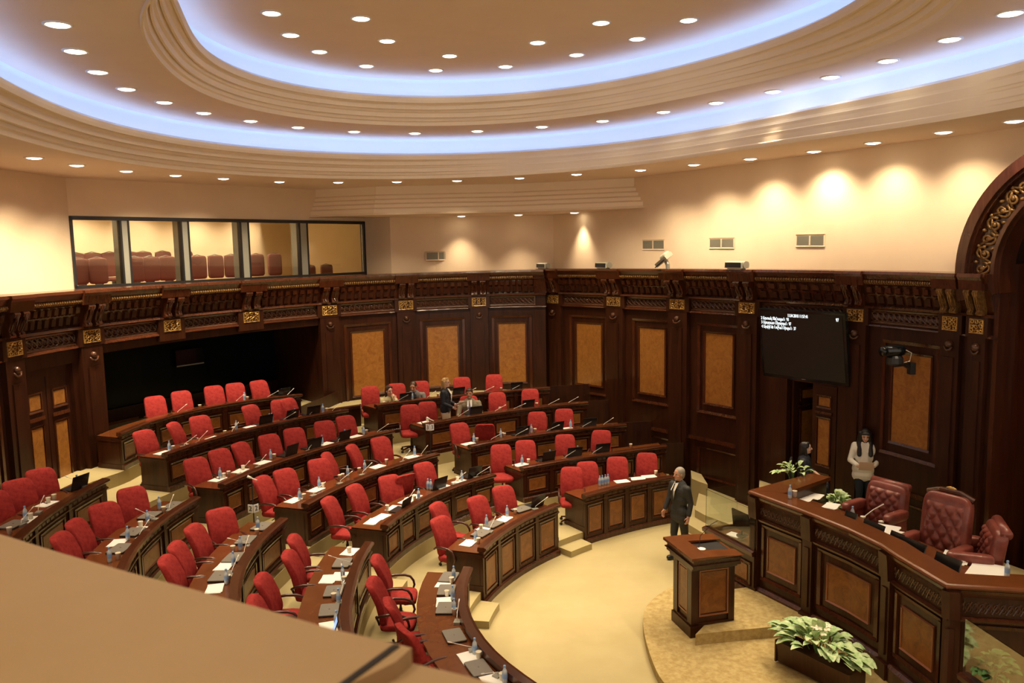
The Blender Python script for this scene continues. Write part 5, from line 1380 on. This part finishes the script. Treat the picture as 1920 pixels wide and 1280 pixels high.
# ================================================================== people
def capsule(mb, a, b, ra, rb, n=12, flat=1.0, fdir=None):
    """tapered limb with round ends; flat<1 squashes along fdir"""
    a, b = Vector(a), Vector(b); d = b - a; L_ = d.length
    if L_ < 1e-6: d = Vector((0, 0, 1)); L_ = 1e-6
    z = d.normalized(); x = z.orthogonal().normalized(); y = z.cross(x)
    if fdir is not None:
        x = Vector(fdir); x = (x - z * x.dot(z)).normalized(); y = z.cross(x)
    prof = []
    for k in range(5): t = -PI / 2 + PI / 2 * k / 4; prof.append((ra * math.cos(t) + 1e-4, ra * math.sin(t)))
    for k in range(5): t = PI / 2 * k / 4; prof.append((rb * math.cos(t) + 1e-4, L_ + rb * math.sin(t)))
    vs = []; fs = []
    for r, h in prof:
        for i in range(n):
            t = 2 * PI * i / n; vs.append(a + z * h + x * (r * flat * math.cos(t)) + y * (r * math.sin(t)))
    m_ = len(prof)
    for j in range(m_ - 1):
        for i in range(n): fs.append((j * n + i, j * n + (i + 1) % n, (j + 1) * n + (i + 1) % n, (j + 1) * n + i))
    fs.append(tuple(range(n - 1, -1, -1))); fs.append(tuple((m_ - 1) * n + i for i in range(n)))
    mb.add(vs, fs)
def ell(mb, c, d, M=None): mb.sup(c, d, 1.0, M=M, nu=18, nv=12)
def fused(mb, name, m, parent, voxel=.010, smooth=3):
    o = mb.obj(name, m, None); md = o.modifiers.new('r', 'REMESH'); md.mode = 'VOXEL'; md.voxel_size = voxel; md.use_smooth_shade = True
    if smooth: s_ = o.modifiers.new('s', 'SMOOTH'); s_.iterations = smooth; s_.factor = .5
    dg = bpy.context.evaluated_depsgraph_get(); me = bpy.data.meshes.new_from_object(o.evaluated_get(dg)); me.name = name
    bpy.data.objects.remove(o); o = bpy.data.objects.new(name, me); COL.objects.link(o); o.parent = parent
    if not me.materials: me.materials.append(MATS[m])
    me.polygons.foreach_set('use_smooth', [True] * len(me.polygons))
    return o
def hand(mb, w, d, side_, palmn, curl=.5, s=1.):
    """w wrist, d pointing direction, palmn palm normal (fingers curl towards it); side_ = direction of the thumb"""
    d = Vector(d).normalized(); n_ = Vector(palmn); n_ = (n_ - d * n_.dot(d)).normalized(); t = Vector(side_); t = (t - d * t.dot(d) - n_ * t.dot(n_)).normalized(); w = Vector(w)
    capsule(mb, w, w + d * .075 * s, .026 * s, .036 * s, 10, .5, n_)
    for i, (off_, ln) in enumerate(((.028, .070), (.010, .080), (-.009, .074), (-.027, .058))):
        b = w + d * .082 * s + t * off_ * s; c1 = curl * .9; e1 = b + (d * math.cos(c1) + n_ * math.sin(c1)) * ln * .5 * s; c2 = curl * 2.0; e2 = e1 + (d * math.cos(c2) + n_ * math.sin(c2)) * ln * .5 * s
        capsule(mb, b, e1, .0095 * s, .0085 * s, 8); capsule(mb, e1, e2, .0085 * s, .007 * s, 8)
    b = w + d * .03 * s + t * .028 * s; e1 = b + (d * .6 + t * .8 + n_ * .3).normalized() * .038 * s; e2 = e1 + (d * .9 + n_ * .45).normalized() * .03 * s
    capsule(mb, b, e1, .013 * s, .011 * s, 8); capsule(mb, e1, e2, .011 * s, .009 * s, 8)
def person(loc, yaw, label, J, skin, wear, hair, head_yaw=0., head_pitch=0., female=False, lean=0., seated=False, H=1.75):
    """local: +x faces forward, +y is the person's left. J: joints of arms and legs"""
    s = H / 1.75
    r = empty('person', loc, yaw); tag(r, label, 'person')
    hipz = J.get('hip', .93 if not seated else .52) ; hip = Vector((0, 0, hipz * s))
    sh = hip + Vector((math.sin(lean) * .50, 0, math.cos(lean) * .50)) * s        # shoulder line
    wy = (.170 if female else .212) * s
    neck = sh + Vector((math.sin(lean) * .04, 0, .06)) * s
    HM = Matrix.Rotation(head_yaw, 3, 'Z') @ Matrix.Rotation(head_pitch, 3, 'Y')
    hc = neck + HM @ Vector((.03, 0, .145)) * s                          # head centre
    P3 = lambda v: Vector(v) * s
    LH = {k: [Vector(p) * s for p in v] for k, v in J.items() if isinstance(v, list)}
    armsL, armsR, legL, legR = LH['al'], LH['ar'], LH['ll'], LH['lr']
    b = MB()
    def torso(mb, k=1., bust=False):
        mid = hip.lerp(sh, .5)
        capsule(mb, hip + Vector((0, -.07 * s, .02)), hip + Vector((0, .07 * s, .02)), .125 * s * k, .125 * s * k, 14, .85, (1, 0, 0))
        capsule(mb, mid + Vector((0, -.06 * s, 0)), mid + Vector((0, .06 * s, 0)), (.105 if female else .125) * s * k, (.105 if female else .125) * s * k, 14, .85, (1, 0, 0))
        ch = hip.lerp(sh, .80)
        capsule(mb, ch + Vector((0, -.085 * s, 0)), ch + Vector((0, .085 * s, 0)), .122 * s * k, .122 * s * k, 14, .88, (1, 0, 0))
        capsule(mb, hip, sh - Vector((0, 0, .05 * s)), .13 * s * k, .14 * s * k, 16, .8, (1, 0, 0))
        capsule(mb, sh + Vector((0, -wy + .03 * s, -.035 * s)), sh + Vector((0, wy - .03 * s, -.035 * s)), .062 * s * k, .062 * s * k, 12)
        capsule(mb, sh + Vector((0, 0, -.03 * s)), neck, .10 * s * k, .055 * s * k, 12)
        if female and bust:
            for e in (-1, 1): ell(mb, ch + Vector((.07 * s, e * .065 * s, -.03 * s)), (.12 * s, .125 * s, .14 * s))
    def arm(mb, A, e, k=1., to=1.):
        S_ = sh + Vector((0, e * wy, -.03 * s)); E_, W_ = A[0], A[1]
        capsule(mb, S_, E_, .052 * s * k, .041 * s * k, 12); W2 = E_.lerp(W_, to); capsule(mb, E_, W2, .041 * s * k, (.028 if k == 1 else .036) * s * k, 12)
    def leg(mb, Lg, e, k=1.):
        K_, A_ = Lg[0], Lg[1]; h_ = hip + Vector((0, e * .09 * s, -.02 * s))
        capsule(mb, h_, K_, .088 * s * k, .060 * s * k, 14); capsule(mb, K_, A_, .058 * s * k, .040 * s * k, 12)
        cf = K_.lerp(A_, .3) - Vector((.02 * s, 0, 0)); ell(mb, cf, (.10 * s * k, .10 * s * k, .22 * s))
    torso(b, .93)
    for A, e in ((armsL, 1), (armsR, -1)):
        arm(b, A, e, .9, 1.); E_, W_ = A[0], A[1]; d = (W_ - E_).normalized(); pn = A[2] / s if len(A) > 2 else Vector((0, -e, 0)); td = A[3] / s if len(A) > 3 else Vector((1, 0, .2))
        hand(b, W_, d, td, pn, J.get('curl', .45), s)
    for Lg, e in ((legL, 1), (legR, -1)): leg(b, Lg, e, .93)
    capsule(b, neck - Vector((0, 0, .04 * s)), hc - HM @ P3((.02, 0, .06)), .050 * s, .052 * s, 14)
    ell(b, hc + HM @ P3((-.012, 0, .028)), (.195 * s, .152 * s, .185 * s), HM)
    ell(b, hc + HM @ P3((.022, 0, -.035)), (.125 * s, .118 * s, .155 * s), HM)
    ell(b, hc + HM @ P3((.060, 0, -.082)), (.055 * s, .060 * s, .045 * s), HM)
    capsule(b, hc + HM @ P3((.083, 0, .022)), hc + HM @ P3((.103, 0, -.018)), .010 * s, .016 * s, 8)
    for e in (-1, 1):
        ell(b, hc + HM @ P3((-.005, e * .077, -.005)), (.035 * s, .022 * s, .062 * s), HM); ell(b, hc + HM @ P3((.055, e * .035, -.028)), (.05 * s, .045 * s, .05 * s), HM)
    body = fused(b, 'body', skin, r, .008 * s, 2)
    for e in (-1, 1):
        g = MB(); ell(g, hc + HM @ P3((.083, e * .031, .012)), (.012 * s, .024 * s, .013 * s), HM); g.obj('eye', 'black_plastic', r, smooth=True)
        g = MB(); g.tube([hc + HM @ P3((.086, e * .014, .032)), hc + HM @ P3((.088, e * .032, .038)), hc + HM @ P3((.078, e * .050, .030))], .0045 * s, 5); g.obj('eyebrow', hair[0], r)
    g = MB(); g.tube([hc + HM @ P3((.088, -.022, -.055)), hc + HM @ P3((.095, 0, -.052)), hc + HM @ P3((.088, .022, -.055))], [.003, .006, .003], 6); g.obj('lips', 'pink' if female else 'leather', r)
    # hair
    g = MB(); style = hair[1]
    ell(g, hc + HM @ P3((-.028, 0, .040)), (.205 * s, .172 * s, .190 * s), HM)
    if style == 'short': g.v = g.v
    if style == 'long':
        for e in (-1, 1):
            capsule(g, hc + HM @ P3((-.03, e * .07, .03)), hc + HM @ P3((-.01, e * .09, -.14)), .055 * s, .060 * s, 10); capsule(g, hc + HM @ P3((-.01, e * .09, -.14)), hc + Vector((.045 * s, e * .10 * s, -.36 * s)), .060 * s, .042 * s, 10)
        capsule(g, hc + HM @ P3((-.06, 0, .0)), hc + Vector((-.075 * s, 0, -.30 * s)), .085 * s, .07 * s, 12)
        capsule(g, hc + HM @ P3((.052, -.05, .078)), hc + HM @ P3((.052, .05, .078)), .026 * s, .026 * s, 10)
    if style == 'shoulder':
        capsule(g, hc + HM @ P3((-.05, 0, .0)), hc + Vector((-.08 * s, 0, -.22 * s)), .082 * s, .060 * s, 12)
        for e in (-1, 1): capsule(g, hc + HM @ P3((-.03, e * .068, .03)), hc + HM @ P3((-.01, e * .075, -.16)), .034 * s, .026 * s, 10)
        capsule(g, hc + HM @ P3((.02, -.03, .105)), hc + HM @ P3((.03, .04, .100)), .030 * s, .030 * s, 10)
    if style in ('short', 'balding'):
        capsule(g, hc + HM @ P3((-.075, 0, -.01)), hc + HM @ P3((-.07, 0, -.05)), .062 * s, .055 * s, 12)
        for e in (-1, 1): ell(g, hc + HM @ P3((-.035, e * .068, .0)), (.06 * s, .03 * s, .09 * s), HM)
    if style == 'short': ell(g, hc + HM @ P3((.035, 0, .092)), (.10 * s, .13 * s, .055 * s), HM)
    # carve the face free: squash hair vertices that lie in front of the face
    fused(g, 'hair', hair[0], r, .008 * s, 2)
    # clothes
    top_m, bot_m, shoe_m, kind = wear['top'], wear['bottom'], wear['shoe'], wear.get('kind', 'jacket')
    g = MB(); torso(g, 1.13, True)
    for A, e in ((armsL, 1), (armsR, -1)): arm(g, A, e, 1.25 if kind != 'dress' else 1.12, .86 if kind != 'dress' else .35)
    low = hip - Vector((0, 0, (wear.get('hem', .10) if not seated else -.02) * s)); 
    capsule(g, low + Vector((0, -.075 * s, 0)), low + Vector((0, .075 * s, 0)), .135 * s, .135 * s, 14, .9, (1, 0, 0))
    top_name = {'jacket': 'jacket', 'blouse': 'blouse', 'dress': 'dress'}[kind]
    fused(g, top_name, top_m, r, .010 * s, 3)
    g = MB(); leg(g, legL, 1, 1.14); leg(g, legR, -1, 1.14); capsule(g, hip + Vector((0, -.07 * s, 0)), hip + Vector((0, .07 * s, 0)), .128 * s, .128 * s, 14, .86, (1, 0, 0))
    fused(g, 'trousers', bot_m, r, .010 * s, 2)
    for Lg, e in ((legL, 1), (legR, -1)):
        A_ = Lg[1]; fd = Lg[2] / s if len(Lg) > 2 else Vector((1, 0, 0)); g = MB(); c = A_ + Vector((0, 0, -.045 * s))
        g.sup(c + fd * .055 * s, (.27 * s, .095 * s, .085 * s), .6, M=Matrix.Rotation(math.atan2(fd.y, fd.x), 3, 'Z') @ Matrix.Rotation(math.asin(max(-1, min(1, -fd.z))), 3, 'Y'), nu=16, nv=8); g.obj('shoe', shoe_m, r, smooth=True)
    if wear.get('shirt'):
        c1 = neck + Vector((.072, 0, -.010)) * s; f0 = hip.lerp(sh, .40) + Vector((.150 * s, 0, 0)); f1 = hip.lerp(sh, .85) + Vector((.158 * s, 0, 0))
        g = MB(); g.add([c1 + P3((0, -.055, .02)), c1 + P3((0, .055, .02)), f1 + P3((.008, .058, .0)), f0 + P3((.012, 0, 0)), f1 + P3((.008, -.058, 0)), c1 + P3((.03, 0, .0)), f1 + P3((.018, 0, 0))], [(0, 5, 6, 4), (5, 1, 2, 6), (6, 2, 3), (4, 6, 3)])
        g.tube([neck + P3((-.05, 0, .03)), neck + P3((-.02, .055, .02)), neck + P3((.05, .03, -.01)), neck + P3((.065, 0, -.03)), neck + P3((.05, -.03, -.01)), neck + P3((-.02, -.055, .02))], .016 * s, 6, True); g.obj('shirt', wear['shirt'], r)
        if wear.get('tie'):
            g = MB(); a_ = c1 + P3((.045, 0, -.005)); f1b = f1 + P3((.032, 0, -.02)); f0b = f0 + P3((.022, 0, .0))
            g.add([a_ + P3((0, -.014, 0)), a_ + P3((0, .014, 0)), a_.lerp(f1b, .2) + P3((.004, .010, 0)), f1b + P3((0, .026, 0)), f0b + P3((0, .022, .03)), f0b, f0b + P3((0, -.022, .03)), f1b + P3((0, -.026, 0)), a_.lerp(f1b, .2) + P3((.004, -.010, 0))], [(0, 8, 2, 1), (8, 7, 3, 2), (7, 6, 4, 3), (6, 5, 4)]); g.obj('tie', wear['tie'], r)
    if wear.get('glasses'):
        g = MB()
        for e in (-1, 1): g.tube([hc + HM @ P3((.097, e * .032 + .022 * math.cos(u), .010 + .017 * math.sin(u))) for u in np.linspace(0, 2 * PI, 11)[:-1]], .0022 * s, 5, True); g.tube([hc + HM @ P3((.094, e * .054, .014)), hc + HM @ P3((.0, e * .082, .012))], .0022 * s, 5)
        g.obj('spectacles', 'black_plastic', r)
    return r
def sheet(at, yaw, tilt, size, m, label, name='held_sheet', cat='paper'):
    r = MB(); M_ = Matrix.Rotation(yaw, 3, 'Z') @ Matrix.Rotation(tilt, 3, 'Y'); r.box(at, (size[0], size[1], .004), M=M_); return tag(r.obj(name, m), label, cat)

# walking man in the charcoal suit (face to the seats)
s_ = 1.0; pt = W(1275, 877, 1.77)
yw = math.radians(208)
person((pt.x, pt.y, 0), yw, 'grey-haired man in a charcoal suit and dark tie walking past the front desk',
       {'al': [(-.06, .24, 1.14), (.02, .27, .90), (0, -1, 0), (1, 0, 0)], 'ar': [(.05, -.24, 1.15), (.16, -.24, .92), (0, 1, 0), (1, 0, 0)],
        'll': [(-.04, .10, .50), (-.30, .10, .13), (.93, 0, -.36)], 'lr': [(.06, -.09, .50), (.03, -.09, .09), (1, 0, 0)]},
       'skin', dict(top='suit_charcoal', bottom='suit_charcoal', shoe='black_plastic', shirt='white_shirt', tie='black_plastic'), ('hair_grey', 'balding'), head_yaw=.0, H=1.77)
# woman in the cream blouse
pt = W(1622, 801, ZPL + 1.66); yw = math.atan2(-pt.y, -pt.x) + .12
o = person((pt.x, pt.y, ZPL), yw, 'dark-haired woman in a cream blouse reading a pink sheet behind the presidium',
       {'al': [(.05, .25, 1.12), (.24, .13, 1.06), (.2, -1, 0), (.3, 0, 1)], 'ar': [(.05, -.25, 1.12), (.24, -.13, 1.06), (.2, 1, 0), (.3, 0, 1)], 'curl': .9,
        'll': [(.02, .09, .50), (.0, .10, .09)], 'lr': [(.06, -.07, .50), (.02, -.09, .09)]},
       'skin_pale', dict(top='white_shirt', bottom='jeans', shoe='black_plastic', kind='blouse'), ('hair_black', 'long'), head_pitch=.42, female=True, H=1.66)
fw = Vector((math.cos(yw), math.sin(yw), 0)); c = Vector((pt.x, pt.y, ZPL)) + fw * .36 + Vector((0, 0, 1.04))
mat('pink_sheet', (.70, .50, .38), .8); sheet(tuple(c), yw, -.95, (.22, .24), 'pink_sheet', 'pale pink sheet held in both hands by the woman in cream')
# blonde woman
zt4 = T(4); pt = W(834, 709, zt4 + 1.67); yw = math.radians(-12)
person((pt.x, pt.y, zt4), yw, 'blonde woman in a dark navy jacket standing with papers behind the desk',
       {'al': [(-.02, .22, 1.14), (.20, .18, 1.04), (0, -1, 0), (.3, 0, 1)], 'ar': [(.0, -.24, 1.14), (.24, -.15, 1.02), (0, 1, 0), (.3, 0, 1)], 'curl': .8,
        'll': [(.03, .09, .50), (.0, .09, .09)], 'lr': [(.03, -.09, .50), (.0, -.09, .09)]},
       'skin_pale', dict(top='suit_navy', bottom='cream_trousers', shoe='black_plastic', shirt='white_shirt', glasses=1, hem=-.08), ('hair_blonde', 'shoulder'), female=True, H=1.67)
fw = Vector((math.cos(yw), math.sin(yw), 0)); c = Vector((pt.x, pt.y, zt4)) + fw * .40 + Vector((0, -.12, 1.08)); sheet(tuple(c), yw - .5, -.45, (.30, .21), 'paper', 'white papers held out by the blonde woman')
SEAT = {'ll': [(.40, .11, .50), (.40, .11, .09)], 'lr': [(.40, -.11, .50), (.40, -.11, .09)]}
def sitter(px, py, n, htop, yaw_off, label, J, skin, wear, hair, **k):
    p = on_ray_outside(px, py, T(n) + htop, n, 'C'); dz_ = p.z - T(n) - htop; a = math.atan2(CS.y - p.y, CS.x - p.x) + math.radians(yaw_off)
    ln = k.get('lean', 0.); dx = math.sin(ln) * .62
    JJ = dict(SEAT); JJ.update(J); return person((p.x - dx * math.cos(a), p.y - dx * math.sin(a), p.z - (1.355 * k.get('H', 1.75) / 1.75 - .6 * (1 - math.cos(ln)))), a, label, JJ, skin, wear, hair, seated=True, **k)
DSK = .70
sitter(880, 727, 4, 1.30, -28, 'seated man in a tan suit and blue tie behind an open laptop', {'al': [(.12, .27, .72), (.36, .20, DSK), (0, 0, -1), (0, -1, 0)], 'ar': [(.12, -.27, .72), (.36, -.18, DSK), (0, 0, -1), (0, 1, 0)], 'curl': .3},
       'skin', dict(top='suit_tan', bottom='suit_tan', shoe='black_plastic', shirt='white_shirt', tie='blue_tie', glasses=1), ('hair_brown', 'short'), head_yaw=-.1, head_pitch=.05, H=1.88)
sitter(727, 722, 5, 1.24, -10, 'seated woman in a beige jacket resting her cheek on one hand', {'al': [(.26, .20, .78), (.22, .12, 1.02), (-1, -.2, 0), (0, 1, .3)], 'ar': [(.16, -.26, .72), (.36, -.10, DSK + .02), (0, 0, -1), (0, 1, 0)], 'curl': .5},
       'skin_pale', dict(top='beige_jacket', bottom='suit_charcoal', shoe='black_plastic'), ('hair_brown', 'shoulder'), head_yaw=.25, head_pitch=.15, female=True, H=1.88, lean=.12)
sitter(776, 713, 5, 1.20, -30, 'seated bearded man in a grey jacket leaning over his desk', {'al': [(.24, .28, .74), (.46, .14, DSK + .02), (0, 0, -1), (0, -1, 0)], 'ar': [(.24, -.28, .74), (.46, -.10, DSK + .02), (0, 0, -1), (0, 1, 0)], 'curl': .3},
       'skin', dict(top='suit_grey', bottom='suit_charcoal', shoe='black_plastic', shirt='suit_navy'), ('hair_brown', 'balding'), head_yaw=-.2, head_pitch=.35, lean=.30, H=1.88)
# woman seated by the side door
p = V(1509, 826, 14.6); yw = math.radians(-22); zf = p.z - 1.27
person((p.x, p.y, max(zf, ZPL)), yw, 'dark-haired woman in a black dress seated by the side door', dict(SEAT, al=[(.10, .22, .76), (.30, .06, .66), (0, 0, -1), (0, -1, 0)], ar=[(.06, -.24, .76), (.28, -.10, .64), (0, 0, -1), (0, 1, 0)]),
       'skin_pale', dict(top='suit_navy', bottom='suit_navy', shoe='black_plastic', kind='dress'), ('hair_black', 'shoulder'), head_yaw=.2, female=True, seated=True, H=1.62)
c2 = empty('side_chair', (p.x, p.y, max(zf, ZPL)), yw); tag(c2, 'dark chair under the woman seated by the side door', 'chair')
g = MB(); g.sup((.05, 0, .43), (.46, .46, .07), .4); g.obj('seat_cushion', 'leather', c2); g = MB(); g.sup((-.23, 0, .72), (.05, .42, .42), .4); g.obj('backrest', 'black_plastic', c2)
for i in (-1, 1):
    for j in (-1, 1): g = MB(); g.tube([(.05 + i * .2, j * .2, .42), (.05 + i * .22, j * .21, 0)], .014, 6); g.obj('leg', 'black_plastic', c2)
